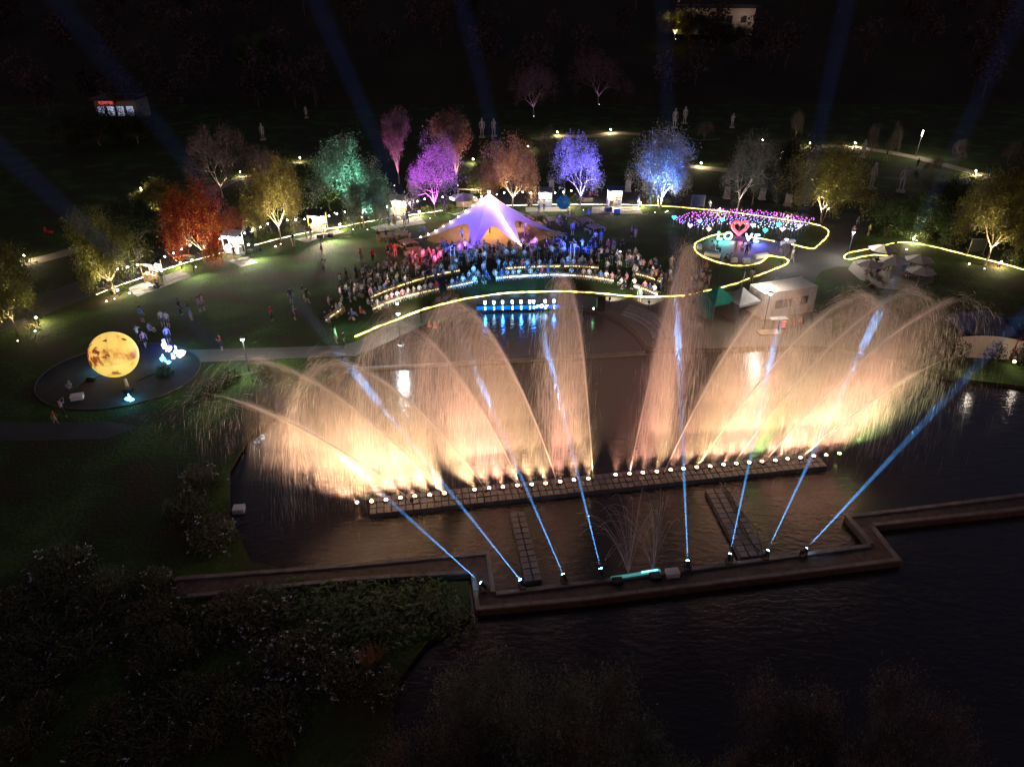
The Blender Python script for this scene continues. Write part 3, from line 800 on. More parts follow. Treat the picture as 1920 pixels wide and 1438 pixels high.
for i, (px, top, Y, h, col, lab) in enumerate([(985, 1290, 15.5, 8.0, (.15, .155, .11), 'grey green tree crown rising below the lake reflections'), (1150, 1330, 14.0, 7.5, (.13, .135, .10), 'second grey green crown beside the tallest near crown'),
                                     (830, 1385, 13.0, 6.8, (.12, .10, .08), 'low dark crown at the lake shore'), (1560, 1358, 14.5, 6.8, (.13, .11, .10), 'plum tinted crown across the lake corner'), (1770, 1375, 14.0, 6.5, (.11, .095, .09), 'plum tinted crown in the far lake corner')]):
    tp = PY(px, top + 25, Y); base = Vector((tp.x, Y, -.6))
    tk, cr, ext = PROTO['near'][i % 2]
    t = thing('tree', lab, 'tree', base, i * 1.3, 'near shoreline trees')
    s = ((tp.z + .6) / ext['h'])
    for nm, me in (('trunk', tk), ('crown', cr)):
        o = link(nm, me, t); o.scale = (s * .55, s * .55, s)
        if nm == 'crown': o.color = (*col, 1)

# far woodland: one dark mass
wv, nw = [], 0
cs, ss = [], []
wr = random.Random(5)
trunks = MB()
for i in range(230):
    y = wr.uniform(165, 330); x = wr.uniform(-1.0, 1.0) * (y * .85 + 10); z = hill(y); h = wr.uniform(8, 14); rx = wr.uniform(2.6, 4.6)
    if y < 185 and -40 < x < 130 : continue
    q = rng.normal(size=(330, 3)); q /= np.linalg.norm(q, axis=1, keepdims=True); q *= (rng.random((330, 1)) ** .4)
    q *= (1 + .3 * np.sin(q[:, :1] * 5 + i) * np.cos(q[:, 2:] * 6 + i))
    cs.append(q * np.array([rx, rx, h * .38]) + np.array([x, y, z + h * .62]))
    trunks.tube([(x, y, z - .5), (x + .2, y, z + h * .6)], [.28, .12], 5, cap=False)
v, f = leaf_quads(np.vstack(cs), .95, .1, 77)
M['woodleaf'] = mat('dark_woodland_leaves', (.052, .047, .056), .9, .6, .15)
w_o = tag(np_mesh_o := link('woodland', np_mesh('woodland', v, f, 'woodleaf')), 'dark mass of woodland covering the hillside', kind='stuff')
tag(trunks.build('woodland_trunks', 'woodleaf'), 'dark trunks of the hillside woodland', kind='stuff')

# shrubs
def gen_bush(seed, n, size, flowers=0):
    g = np.random.default_rng(seed)
    q = g.normal(size=(n, 3)); q /= np.linalg.norm(q, axis=1, keepdims=True); q *= (g.random((n, 1)) ** .33)
    q *= 1 + .22 * np.sin(q[:, :1] * 7 + seed) * np.cos(q[:, 1:2] * 6)
    q[:, 2] = np.abs(q[:, 2])
    v, f = leaf_quads(q, size, .03, seed)
    me = np_mesh('foliage', v, f, 'leaf')
    st = MB()
    for k in range(7):
        t = 2 * math.pi * k / 7
        st.tube([(0.05 * math.cos(t), .05 * math.sin(t), -.05), (.3 * math.cos(t), .3 * math.sin(t), .45), (.5 * math.cos(t + .3), .5 * math.sin(t + .3), .85)], [.03, .02, .008], 4, cap=False)
    fl = None
    if flowers:
        c = q[g.random(n) < .5]; c = c[np.linalg.norm(c, axis=1) > .85][:flowers]; c = c * 1.08
        cc = np.repeat(c, 5, axis=0); v2, f2 = leaf_quads(cc, .075, .03, seed + 1); fl = np_mesh('flowers', v2, f2, 'petal')
    return me, st.mesh('stems', 'bark'), fl
M['petal'] = mat('white_petals', (.75, .74, .76), .6, .1, 4)
BUSH = [gen_bush(21, 900, .13), gen_bush(22, 900, .14)]
FBUSH = [gen_bush(23, 1300, .10, 20), gen_bush(24, 1300, .10, 3)]
def bush(px, py, wpx, hm, col, label, proto, group, dm=.8):
    p = P(px, py); r = wpx * mpp(p) / 2
    t = thing('shrub', label, 'shrub', p, random.uniform(0, 6.28), group)
    for nm, me in zip(('foliage', 'stems', 'flowers'), proto):
        if me is None: continue
        o = link(nm, me, t); o.scale = (r, r * dm, hm)
        if nm == 'flowers': o['kind'] = 'stuff'
        if nm == 'foliage': o.color = (*col, 1)
HG = 'clipped shrubs beside the promenade kerb'
for px, py, w, what in [(468, 459, 30, 'white framed stall'), (492, 453, 34, 'golden tree'), (512, 447, 28, 'golden tree'), (542, 440, 26, 'golden tree'), (650, 423, 28, 'teal lit tree'), (668, 419, 26, 'teal lit tree'), (702, 413, 24, 'teal lit tree'),
                        (800, 399, 26, 'magenta lit tree'), (826, 396, 26, 'magenta lit tree'), (845, 393, 20, 'beige parasol bar'), (1058, 377, 24, 'teal parasol'), (1078, 378, 22, 'violet blue tree'), (1222, 382, 22, 'cream lit tree'), (1250, 384, 22, 'cream lit tree'), (232, 545, 18, 'dark roofed stall')]:
    bush(px, py, w, 1.0, (.13, .17, .03), f'green shrub on the kerb beside the {what}', BUSH[px % 2], HG)
for k, px in enumerate(range(1388, 1540, 17)):
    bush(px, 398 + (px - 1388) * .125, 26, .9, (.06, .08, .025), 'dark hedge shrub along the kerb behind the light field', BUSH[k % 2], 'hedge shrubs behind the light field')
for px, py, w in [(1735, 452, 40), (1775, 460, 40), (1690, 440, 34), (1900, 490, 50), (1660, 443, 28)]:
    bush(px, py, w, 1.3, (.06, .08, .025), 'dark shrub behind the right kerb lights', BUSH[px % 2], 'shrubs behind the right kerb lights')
fr = random.Random(9)
for i in range(46):
    px, py = fr.uniform(10, 730), fr.uniform(1120, 1400)
    if py < 1180 and px > 500: continue
    hot = px > 470 and 1150 < py < 1300
    bush(px, py, fr.uniform(95, 170), fr.uniform(.7, 1.2), (.10, .10, .045), 'white flowering shrub in the shadowed bank' if hot else 'sparsely flowering shrub in the shadowed bank', FBUSH[0 if hot else 1], 'flowering shrubs on the near bank' if hot else 'sparsely flowering shrubs on the near bank')
for px, py, w, lab in [(380, 905, 90, 'flowering shrub at the dark pond edge'), (350, 960, 110, 'broad flowering shrub at the pond edge'), (400, 1010, 120, 'dense shrub against the boardwalk end'), (120, 1070, 150, 'round shrub on the dark near bank'), (210, 1110, 120, 'tawny shrub on the dark near bank'), (300, 1100, 80, 'tawny reed clump at the boardwalk end')]:
    bush(px, py, w, 1.3, (.12, .12, .06), lab, FBUSH[px // 10 % 2], 'pond edge shrubs')
for i, (px, py, w) in enumerate([(520, 1130, 150), (620, 1135, 150), (720, 1130, 150), (800, 1125, 140), (840, 1160, 120), (740, 1175, 140), (640, 1180, 150)]):
    bush(px, py, w, .55, (.09, .15, .05), 'low green ground shrub beneath the boardwalk kerb', BUSH[i % 2], 'low shrubs beneath the boardwalk')
for px, py, w, lab in [(430, 715, 60, 'dark shrub beside the moon path'), (500, 705, 60, 'dark round shrub below the path lamp'), (310, 705, 34, 'small shrub on the moon plaza edge'), (400, 735, 50, 'dark shrub behind the lowest jet')]:
    bush(px, py, w, 1.2, (.04, .06, .02), lab, BUSH[px // 10 % 2], 'shrubs by the moon plaza')
for i, (px, py, w, lab) in enumerate([(1785, 668, 60, 'leafy shrub in front of the white marquee wall'), (1860, 672, 42, 'round shrub in front of the marquee'), (1912, 680, 40, 'shrub beside the red marquee pole'), (1800, 622, 70, 'black shrub above the marquee roof')]):
    bush(px, py, w, 2.0, (.05, .045, .03), lab, BUSH[i % 2], 'shrubs by the white marquee')
for px, py, h, lab in [(690, 1255, 1.6, 'tawny plume grass at the lake shore'), (710, 1240, 1.4, 'smaller tawny plume grass at the lake shore')]:
    p = P(px, py); mb = MB()
    for k in range(60):
        a = fr.uniform(0, 6.28); l_ = fr.uniform(.3, .8); x, y = l_ * math.cos(a), l_ * math.sin(a)
        mb.tube([(0.1 * x, .1 * y, 0), (.5 * x, .5 * y, h * .6), (x, y, h * fr.uniform(.7, 1))], [.015, .012, .004], 3, cap=False)
    tag(mb.build('plume_grass', mat('tawny_grass', (.30, .20, .10), .8, .3, 6), loc=p), lab, 'grass clump', kind=None)

# ---------------------------------------------------------------- people
def make_person(pose, female=False, shorts=False, pants='pants_dark', child=False):
    s = 1.0
    J = {'pel': (0, .0, .93), 'sp': (0, .0, 1.14), 'ch': (0, .0, 1.34), 'nk': (0, .01, 1.49), 'hb': (0, -.01, 1.56), 'hd': (0, -.02, 1.645), 'ht': (0, .0, 1.72)}
    for sd, n_ in ((-1, 'l'), (1, 'r')):
        J.update({'hip' + n_: (sd * .10, 0, .88), 'kn' + n_: (sd * .11, -.01, .48), 'an' + n_: (sd * .115, .02, .09), 'to' + n_: (sd * .13, -.15, .035),
                  'sh' + n_: (sd * .19, .01, 1.42), 'el' + n_: (sd * .25, .03, 1.14), 'wr' + n_: (sd * .25, -.06, .90), 'pa' + n_: (sd * .25, -.09, .83)})
    if pose == 'film':
        for sd, n_ in ((-1, 'l'), (1, 'r')):
            J['el' + n_] = (sd * .27, -.16, 1.36); J['wr' + n_] = (sd * .10, -.30, 1.58); J['pa' + n_] = (sd * .06, -.33, 1.65)
    if pose == 'phone':
        J['elr'] = (.24, -.05, 1.14); J['wrr'] = (.10, -.27, 1.22); J['par'] = (.06, -.32, 1.27)
        J['knl'] = (-.13, -.05, .48)
    if pose == 'walk':
        J.update({'knl': (-.1, -.16, .52), 'anl': (-.1, -.26, .1), 'tol': (-.11, -.42, .06), 'knr': (.1, .06, .47), 'anr': (.1, .33, .16), 'tor': (.11, .20, .04), 'ell': (-.25, .12, 1.16), 'wrl': (-.24, .14, .93), 'pal': (-.24, .12, .86),
                  'elr': (.25, -.04, 1.14), 'wrr': (.24, -.22, .97), 'par': (.24, -.27, .91)})
    if pose in ('sit', 'sitphone', 'ride', 'floor'):
        dz = -.42 if pose != 'floor' else -.80
        for k in list(J):
            x, y, z = J[k]
            if k[:2] in ('kn', 'an', 'to'): continue
            J[k] = (x, y, z + dz)
        for sd, n_ in ((-1, 'l'), (1, 'r')):
            if pose == 'floor':
                J['kn' + n_] = (sd * .22, -.38, .30); J['an' + n_] = (sd * .10, -.48, .07); J['to' + n_] = (sd * .12, -.62, .04)
            else:
                J['kn' + n_] = (sd * .13, -.44, .50); J['an' + n_] = (sd * .13, -.42, .09); J['to' + n_] = (sd * .14, -.58, .035)
            b_ = J['ch'][2] - 1.34
            J['el' + n_] = (sd * .25, -.08, 1.14 + b_); J['wr' + n_] = (sd * .14, -.32, 1.05 + b_); J['pa' + n_] = (sd * .11, -.38, 1.03 + b_)
            if pose == 'sitphone' and sd == 1:
                J['wrr'] = (.10, -.28, 1.40 + b_); J['par'] = (.07, -.32, 1.47 + b_)
            if pose == 'ride':
                J['el' + n_] = (sd * .27, -.22, 1.16 + b_); J['wr' + n_] = (sd * .25, -.45, 1.10 + b_); J['pa' + n_] = (sd * .25, -.50, 1.09 + b_)
    w = .88 if female else 1.0
    RAD = {'pel': .135 if female else .13, 'sp': .115 * w, 'ch': .145 * w, 'nk': .055, 'hb': .075, 'hd': .098, 'ht': .055, 'hip': .09, 'kn': .06, 'an': .043, 'to': .036, 'sh': .062 * w, 'el': .045 * w, 'wr': .032, 'pa': .036}
    bones = [('pel', 'sp', 'shirt'), ('sp', 'ch', 'shirt'), ('ch', 'nk', 'shirt'), ('nk', 'hb', 'skin'), ('hb', 'hd', 'skin'), ('hd', 'ht', 'skin')]
    for n_ in 'lr':
        bones += [('pel', 'hip' + n_, 'pants'), ('hip' + n_, 'kn' + n_, 'pants'), ('kn' + n_, 'an' + n_, 'skin' if shorts or female else 'pants'), ('an' + n_, 'to' + n_, 'shoe'),
                  ('ch', 'sh' + n_, 'shirt'), ('sh' + n_, 'el' + n_, 'shirt'), ('el' + n_, 'wr' + n_, 'skin'), ('wr' + n_, 'pa' + n_, 'skin')]
    keys = list(J)
    pos = {k: Vector(v) for k, v in J.items()}
    for n_, sd in (('l', -1), ('r', 1)):            # four fingers and a thumb
        d = (pos['pa' + n_] - pos['wr' + n_]).normalized(); side = d.cross(Vector((sd, 0, .01))).normalized()
        for q, (o_, L) in enumerate(((-.026, .07), (-.009, .085), (.009, .082), (.026, .065))):
            k = f'f{q}{n_}'; pos[k] = pos['pa' + n_] + side * o_ * 1.3 + d * L; keys.append(k); RAD[k] = .009; bones.append(('pa' + n_, k, 'skin'))
        k = f'f4{n_}'; pos[k] = pos['wr' + n_].lerp(pos['pa' + n_], .6) + side * -.055 + d * .03; keys.append(k); RAD[k] = .010; bones.append(('pa' + n_, k, 'skin'))
    me = bpy.data.meshes.new('tmp')
    ix = {k: i for i, k in enumerate(keys)}
    me.from_pydata([tuple(pos[k]) for k in keys], [(ix[a], ix[b_]) for a, b_, _ in bones], [])
    bm = bmesh.new(); bm.from_mesh(me); lay = bm.verts.layers.skin.verify(); bm.verts.ensure_lookup_table()
    for k in keys:
        sv = bm.verts[ix[k]][lay]
        r = RAD.get(k, RAD.get(k[:-1], .05)); sv.radius = (r, r * (.8 if k in ('sp', 'ch', 'pel') else 1.0)); sv.use_root = (k == 'pel')
    bm.to_mesh(me); bm.free()
    o = bpy.data.objects.new('tmp', me); COL.objects.link(o)
    sk = o.modifiers.new('skin', 'SKIN'); sk.use_smooth_shade = True
    o.modifiers.new('sub', 'SUBSURF').levels = 1
    dg = bpy.context.evaluated_depsgraph_get()
    ev = bpy.data.meshes.new_from_object(o.evaluated_get(dg))
    bpy.data.objects.remove(o); bpy.data.meshes.remove(me)
    MI = {'skin': 0, 'hair': 1, 'shirt': 2, 'pants': 3, 'shoe': 4}
    A = np.array([pos[a] for a, _, _ in bones]); B = np.array([pos[b_] for _, b_, _ in bones]); AB = B - A; LL = (AB ** 2).sum(1) + 1e-9
    mis = []
    fs = [tuple(p.vertices) for p in ev.polygons]; vs = [tuple(v.co) for v in ev.vertices]
    hdp = pos['hd']
    for p in ev.polygons:
        c = np.array(p.center); t = np.clip(((c - A) * AB).sum(1) / LL, 0, 1); dd = ((A + AB * t[:, None] - c) ** 2).sum(1)
        m_ = bones[int(dd.argmin())][2]
        if m_ == 'pants' and c[2] > pos['pel'].z + .06: m_ = 'shirt'
        mis.append(MI[m_])
    mb = MB(); mb.v, mb.f, mb.m = vs, fs, mis
    # hair cap, eyes, nose, mouth
    hc = hdp + Vector((0, .018, .02))
    n, m2 = 12, 8; hv, hf = [], []
    for i in range(m2 + 1):
        ph = math.pi * .62 * i / m2
        for k in range(n):
            th = 2 * math.pi * k / n; back = .5 + .5 * math.sin(th)
            ph2 = ph * (.62 + .55 * back)
            hv.append((hc.x + .108 * math.sin(ph2) * math.cos(th), hc.y + .118 * math.sin(ph2) * math.sin(th), hc.z + .118 * math.cos(ph2) - (.10 if female and back > .6 and i == m2 else 0)))
    for i in range(m2):
        for k in range(n): hf.append((i * n + k, i * n + (k + 1) % n, (i + 1) * n + (k + 1) % n, (i + 1) * n + k))
    mb.add(hv, hf, 1)
    for sx in (-1, 1):
        mb.ball(hdp + Vector((sx * .034, -.088, .005)), .012, 6, 4, 1)
        mb.ball(hdp + Vector((sx * .098, .01, -.01)), .022, 6, 4, 0, (.5, 1, 1.4))
    mb.add([hdp + Vector(q) for q in ((-.014, -.09, -.03), (.014, -.09, -.03), (0, -.122, -.028), (0, -.092, .012))], [(0, 1, 2), (0, 2, 3), (1, 3, 2)], 0)
    mb.box(hdp + Vector((0, -.09, -.052)), (.045, .01, .008), 0, 1)
    if female and pose in ('stand', 'film', 'phone', 'walk'):
        z = pos['pel'].z
        mb.lathe([(.135, .14), (.15, .0), (.19, -.18), (.24, -.38)], 14, (0, 0, z), 3, 1, .85)
    if pose in ('film', 'phone', 'sitphone'):
        c = pos['par'] + Vector((-.03 if pose != 'film' else -.06, -.04, .06))
        mb.box(c, (.15 if pose == 'film' else .075, .012, .075 if pose == 'film' else .15), 0, 1)
    return mb.mesh('person', ['skin', 'hair', 'shirt', pants, 'shoe'], True)
PM = {}
for key, args in {
    'stand': [('stand', 0, 0, 'pants_dark'), ('stand', 1, 0, 'pants_light'), ('stand', 0, 1, 'pants_mid')],
    'phone': [('phone', 0, 0, 'pants_mid'), ('phone', 1, 0, 'pants_dark')],
    'film': [('film', 0, 0, 'pants_dark'), ('film', 1, 0, 'pants_mid'), ('film', 0, 1, 'pants_light')],
    'walk': [('walk', 0, 1, 'pants_dark'), ('walk', 1, 0, 'pants_light')],
    'sit': [('sit', 0, 0, 'pants_dark'), ('sit', 1, 0, 'pants_mid'), ('sit', 0, 1, 'pants_light')],
    'sitphone': [('sitphone', 0, 0, 'pants_dark'), ('sitphone', 1, 0, 'pants_light')],
    'floor': [('floor', 0, 0, 'pants_dark'), ('floor', 1, 0, 'pants_mid')],
    'ride': [('ride', 0, 0, 'pants_dark')],
}.items():
    PM[key] = [make_person(p, bool(f), bool(sh), pt) for p, f, sh, pt in args]
SHIRT = {'white': (.70, .70, .68), 'grey': (.30, .30, .31), 'black': (.025, .025, .028), 'navy': (.04, .06, .16), 'red': (.55, .05, .05), 'pink': (.62, .28, .32), 'beige': (.50, .42, .30), 'blue': (.12, .25, .55), 'orange': (.75, .22, .05), 'green': (.12, .30, .16), 'lime': (.55, .65, .08), 'violet': (.45, .40, .65)}
PPOSE = {'stand': 'standing', 'phone': 'holding a phone', 'film': 'filming', 'walk': 'walking', 'sit': 'seated', 'sitphone': 'seated with phone', 'floor': 'sitting on the ground', 'ride': 'riding'}
STAGE = P(985, 590)
pr_ = random.Random(4)
def person(p, pose, shirt, where, group, face=None, scale=None, z=0.0, label=None):
    p = Vector((p.x, p.y, z))
    d = (STAGE - p) if face is None else Vector((math.sin(R(face)), -math.cos(R(face)), 0))
    o = link('person', pr_.choice(PM[pose]), None, p, math.atan2(d.x, -d.y) + (pr_.uniform(-.35, .35) if face is None else 0))
    s = scale or pr_.uniform(.93, 1.06); o.scale = (s, s, s); o.color = (*SHIRT[shirt], 1)
    tag(o, label or f'person in {shirt} shirt {PPOSE[pose]} {where}', 'person', group)
    return o
MIX = ['white'] * 6 + ['grey'] * 4 + ['black'] * 5 + ['navy'] * 3 + ['pink'] * 2 + ['beige'] * 3 + ['red'] + ['blue'] * 2
# curved lit benches with seated crowd
BACK = [[(696, 561), (730, 547), (770, 533), (815, 520), (862, 511)], [(948, 507), (1000, 504), (1050, 503), (1085, 503), (1122, 506)], [(1192, 517), (1215, 523), (1238, 532)]]
FRONT = [[(612, 604), (640, 584)], [(700, 583), (735, 568), (775, 556), (822, 546)], [(838, 543), (886, 533)], [(930, 525), (985, 521), (1040, 519), (1098, 522), (1150, 530)], [(1188, 540), (1208, 546), (1232, 556)]]
BN = ['at the far crowd corner', 'left of the tent', 'in front of the tent', 'before the blue lawn', 'beside the love plaza']
def bench(pxs, label):
    pts = smooth_line([P(*p) for p in pxs], .5)
    c = pts[len(pts) // 2]
    t = thing('curved_bench', label, 'bench', (c.x, c.y, 0), group='curved benches with lights underneath')
    L = [p - Vector((c.x, c.y, 0)) for p in pts]
    def strip(off0, off1, z0, z1, nm, m):
        a, b_ = [], []
        for i, p in enumerate(L):
            d = (L[min(i + 1, len(L) - 1)] - L[max(i - 1, 0)]).normalized(); nr = Vector((d.y, -d.x, 0))   # towards the stage
            a.append(p + nr * off0); b_.append(p + nr * off1)
        n = len(L); vs = [(q.x, q.y, z0) for q in a] + [(q.x, q.y, z0) for q in b_] + [(q.x, q.y, z1) for q in b_] + [(q.x, q.y, z1) for q in a]
        fs = []
        for i in range(n - 1):
            for k in range(4): fs.append((k * n + i, k * n + i + 1, ((k + 1) % 4) * n + i + 1, ((k + 1) % 4) * n + i))
        fs += [(0, n, 2 * n, 3 * n), (n - 1, 4 * n - 1, 3 * n - 1, 2 * n - 1)]
        o = MB().add(vs, fs).build(nm, m, t); fixn(o); return o
    strip(-.30, -.06, .40, .46, 'seat_board', 'palewood'); strip(-.03, .12, .40, .46, 'seat_board', 'palewood')
    strip(-.12, -.02, 0, .398, 'riser', 'stone')
    strip(-.018, .03, .19, .30, 'light_strip', 'benchstrip')
    return pts
SITG = 'spectators seated on the lit curved benches'
for rows, nm in ((BACK, 'back'), (FRONT, 'front')):
    for bi, pxs in enumerate(rows):
        bnm = (['left of the tent', 'before the blue lawn', 'beside the love plaza'] if nm == 'back' else BN)[bi]
        pts = bench(pxs, f'curved {nm} row bench lit from below, {bnm}')
        for p, d in arc_samples(pts, .66):
            if pr_.random() < .10: continue
            nr = Vector((d.y, -d.x, 0))
            pose = 'sitphone' if pr_.random() < .3 else 'sit'
            sh = pr_.choice(MIX)
            q = p + nr * -.06
            a = math.degrees(math.atan2(nr.x, -nr.y)) + pr_.uniform(-14, 14)
            person(q, pose, sh, f'on {nm} bench {bnm}', SITG, face=a, scale=pr_.uniform(.92, 1.02), z=-.01)
# standing rows behind the benches
STG = 'spectators standing behind the benches'
ROWS = [[(668, 560), (700, 545), (760, 522), (830, 503), (900, 493), (1000, 490), (1100, 490), (1190, 502), (1262, 530)],
        [(640, 560), (690, 534), (760, 509), (840, 492), (920, 483), (1000, 480), (1100, 480), (1200, 494)],
        [(640, 540), (700, 520), (770, 497), (850, 482), (930, 473), (1000, 472), (1110, 470), (1170, 476)]]
for ri, (row, keep) in enumerate(zip(ROWS, (.88, .62, .40))):
    for p, d in arc_samples(smooth_line([P(*q) for q in row], 1.0), .95):
        if pr_.random() > keep: continue
        q = p + Vector((pr_.uniform(-.25, .25), pr_.uniform(-.6, .6), 0))
        pose = pr_.choices(['stand', 'phone', 'film'], (5, 3, 3))[0]
        zone = 'left of the tent' if q.x < P(840, 490).x else ('in front of the tent' if q.x < P(985, 490).x else 'before the blue lawn')
        person(q, pose, pr_.choice(MIX), f'in standing rows {zone}', STG)
FLG = 'spectators sitting on the grass between benches'
for px, py in [(880, 522), (896, 520), (912, 521), (926, 517), (905, 530), (890, 530), (868, 527), (660, 592), (676, 588), (655, 600), (690, 572), (1165, 533), (1175, 525), (1160, 520), (1172, 540)]:
    person(P(px, py), 'floor', pr_.choice(MIX), 'on the grass between two benches', FLG)
# people one can tell apart
def who(px, py, pose, shirt, where, group='people around the park', face=None, scale=None):
    return person(P(px, py), pose, shirt, where, group, face, scale)
for a in [(510, 601, 'stand', 'red', 'alone on the dark lawn'), (553, 600, 'phone', 'grey', 'on the dark lawn near the benches'), (547, 568, 'stand', 'black', 'on the dark lawn behind the grey shirt', None, 20), (570, 560, 'stand', 'black', 'at the crowd corner'), (577, 568, 'walk', 'black', 'at the crowd corner'),
          (417, 657, 'phone', 'red', 'on the moon path', None, -60), (604, 475, 'film', 'grey', 'on the bright green lawn'), (551, 462, 'stand', 'black', 'near the golden tree', None, 40), (575, 449, 'stand', 'beige', 'at the dark topped stall', None, 150, .8), (584, 449, 'stand', 'black', 'at the dark topped stall', None, 160),
          (305, 534, 'stand', 'navy', 'at the dark roofed stall', None, 170), (296, 540, 'floor', 'black', 'by the dark roofed stall', None, 160), (441, 485, 'stand', 'navy', 'serving at the white framed stall', None, 0), (459, 439, 'walk', 'red', 'on the promenade', None, 70), (480, 447, 'walk', 'beige', 'on the promenade', None, 80),
          (710, 455, 'stand', 'black', 'beside a low picnic platform'), (725, 452, 'stand', 'navy', 'on a low picnic platform'), (713, 415, 'stand', 'black', 'behind the cream stall'), (730, 428, 'stand', 'blue', 'queuing at the cream stall', None, 170), (740, 426, 'stand', 'violet', 'queuing at the cream stall', None, 170),
          (759, 423, 'stand', 'white', 'beside the cream stall', None, 200), (765, 420, 'stand', 'navy', 'beside the cream stall', None, 170), (750, 444, 'sit', 'violet', 'at a round picnic table', None, 90), (760, 444, 'sit', 'violet', 'at a round picnic table', None, -90), (788, 441, 'sit', 'blue', 'by the tent guy rope'), (797, 440, 'sit', 'blue', 'by the tent guy rope'),
          (867, 452, 'walk', 'blue', 'under the star tent', None, 60), (740, 460, 'stand', 'blue', 'by the wooden picnic tables', None, 150), (735, 480, 'stand', 'red', 'in red light'), (742, 482, 'film', 'red', 'in red light'), (728, 478, 'phone', 'pink', 'in red light'), (700, 492, 'stand', 'red', 'in red light apart'),
          (608, 514, 'film', 'pink', 'on the dim lawn'), (678, 492, 'stand', 'red', 'on the dim lawn'), (838, 465, 'floor', 'navy', 'beside the tent leg'), (848, 466, 'floor', 'blue', 'beside the tent leg'), (830, 470, 'stand', 'pink', 'in violet light'), (822, 482, 'film', 'white', 'in violet light'), (863, 482, 'stand', 'violet', 'in violet light at the tent leg'),
          (985, 440, 'stand', 'white', 'by a table near the tent', None, 30), (975, 437, 'stand', 'black', 'by a table near the tent', None, -40), (980, 462, 'sit', 'white', 'at the tent front leg', None, -30), (990, 463, 'sit', 'grey', 'at the tent front leg', None, 40),
          (1020, 395, 'stand', 'white', 'at the grey stall', None, 20), (1010, 396, 'stand', 'white', 'at the grey stall', None, -40), (1048, 418, 'sit', 'violet', 'at a lawn table', None, 60), (1044, 424, 'sit', 'white', 'at a lawn table', None, 90), (1068, 412, 'sit', 'white', 'at a lawn table', None, -90),
          (1090, 418, 'floor', 'navy', 'by a lawn table', None, 40), (1103, 415, 'stand', 'blue', 'by a lawn table', None, -60), (1073, 441, 'stand', 'violet', 'in a long pale dress in blue light', None, 10), (1116, 457, 'stand', 'white', 'on the blue lit lawn', None, 10), (1126, 458, 'stand', 'blue', 'on the blue lit lawn', None, -10),
          (1183, 444, 'stand', 'blue', 'chatting on the dark lawn', None, 60), (1191, 445, 'stand', 'navy', 'chatting on the dark lawn', None, -60), (1154, 388, 'stand', 'grey', 'serving at the bright stall', None, 10), (1196, 388, 'stand', 'navy', 'beside a bollard on the promenade', None, 30), (1329, 397, 'phone', 'white', 'by the empty banner frame', None, 160),
          (1378, 476, 'stand', 'grey', 'posing at the red heart', None, 0), (1390, 479, 'stand', 'white', 'on the love plaza', None, 170), (1398, 481, 'stand', 'black', 'on the love plaza', None, 160), (1404, 478, 'stand', 'navy', 'on the love plaza', None, 190), (1333, 470, 'sit', 'white', 'on the long white block', None, 90), (1343, 473, 'sit', 'green', 'on the long white block', None, 60),
          (1361, 490, 'floor', 'black', 'on the love plaza edge'), (1370, 489, 'floor', 'grey', 'on the love plaza edge'), (1455, 468, 'stand', 'black', 'by the love plaza lamp', None, 60), (1463, 473, 'stand', 'white', 'by the love plaza lamp', None, -60), (1486, 480, 'stand', 'white', 'at the plaza entrance', None, 80), (1484, 492, 'walk', 'beige', 'at the plaza entrance', None, 60),
          (1597, 446, 'stand', 'pink', 'beside the street lamp', None, 20), (1627, 442, 'stand', 'lime', 'in a safety vest on the road', None, 30), (1605, 430, 'stand', 'green', 'on the road behind the street lamp', None, 30),
          (1198, 566, 'stand', 'green', 'on the stage plaza by the rope light', None, 0), (1322, 516, 'stand', 'orange', 'above the crowd by the gazebo'), (1408, 530, 'stand', 'white', 'behind the container', None, 150),
          (1229, 533, 'film', 'orange', 'at the crowd end'), (1238, 548, 'film', 'navy', 'at the crowd end'), (1200, 512, 'stand', 'white', 'at the crowd end'), (1258, 506, 'stand', 'beige', 'behind the crowd end', None, 0),
          (269, 605, 'stand', 'blue', 'behind the moon lantern', None, 170), (281, 621, 'floor', 'violet', 'behind the moon lantern'), (307, 612, 'stand', 'white', 'on the lawn past the moon', None, 10), (317, 614, 'stand', 'white', 'on the lawn past the moon', None, -10), (318, 643, 'walk', 'violet', 'beside the glowing rabbits', None, 30), (262, 640, 'film', 'white', 'beside the moon lantern', None, 60), (274, 650, 'walk', 'pink', 'beside the moon lantern', None, 40),
          (340, 591, 'stand', 'black', 'in a dim group on the lawn'), (356, 593, 'stand', 'navy', 'in a dim group on the lawn'), (360, 601, 'stand', 'blue', 'in a dim group on the lawn', None, None, .75), (376, 585, 'stand', 'grey', 'in a dim group on the lawn'), (383, 582, 'stand', 'pink', 'in a dim group on the lawn'),
          (122, 782, 'film', 'white', 'photographing the moon lantern', None, 150), (106, 794, 'walk', 'red', 'in the shadow below the moon plaza', None, 100, .7), (631, 644, 'stand', 'white', 'at the bench end by the path'), (646, 652, 'stand', 'black', 'at the bench end by the path'),
          (1718, 318, 'stand', 'black', 'below the lit lane', None, 160), (1660, 302, 'walk', 'black', 'on the lit lane', None, 80)]:
    px, py, pose, sh, where = a[:5]
    who(px, py, pose, sh, where, face=a[6] if len(a) > 6 else None, scale=a[7] if len(a) > 7 else None)
for i in range(26):
    px, py = pr_.uniform(1285, 1328), pr_.uniform(530, 585)
    person(P(px, py), pr_.choice(['stand', 'film', 'stand', 'phone']), pr_.choice(MIX + ['beige', 'red']), 'in the cluster beside the green gazebo', 'people clustered beside the green gazebo')
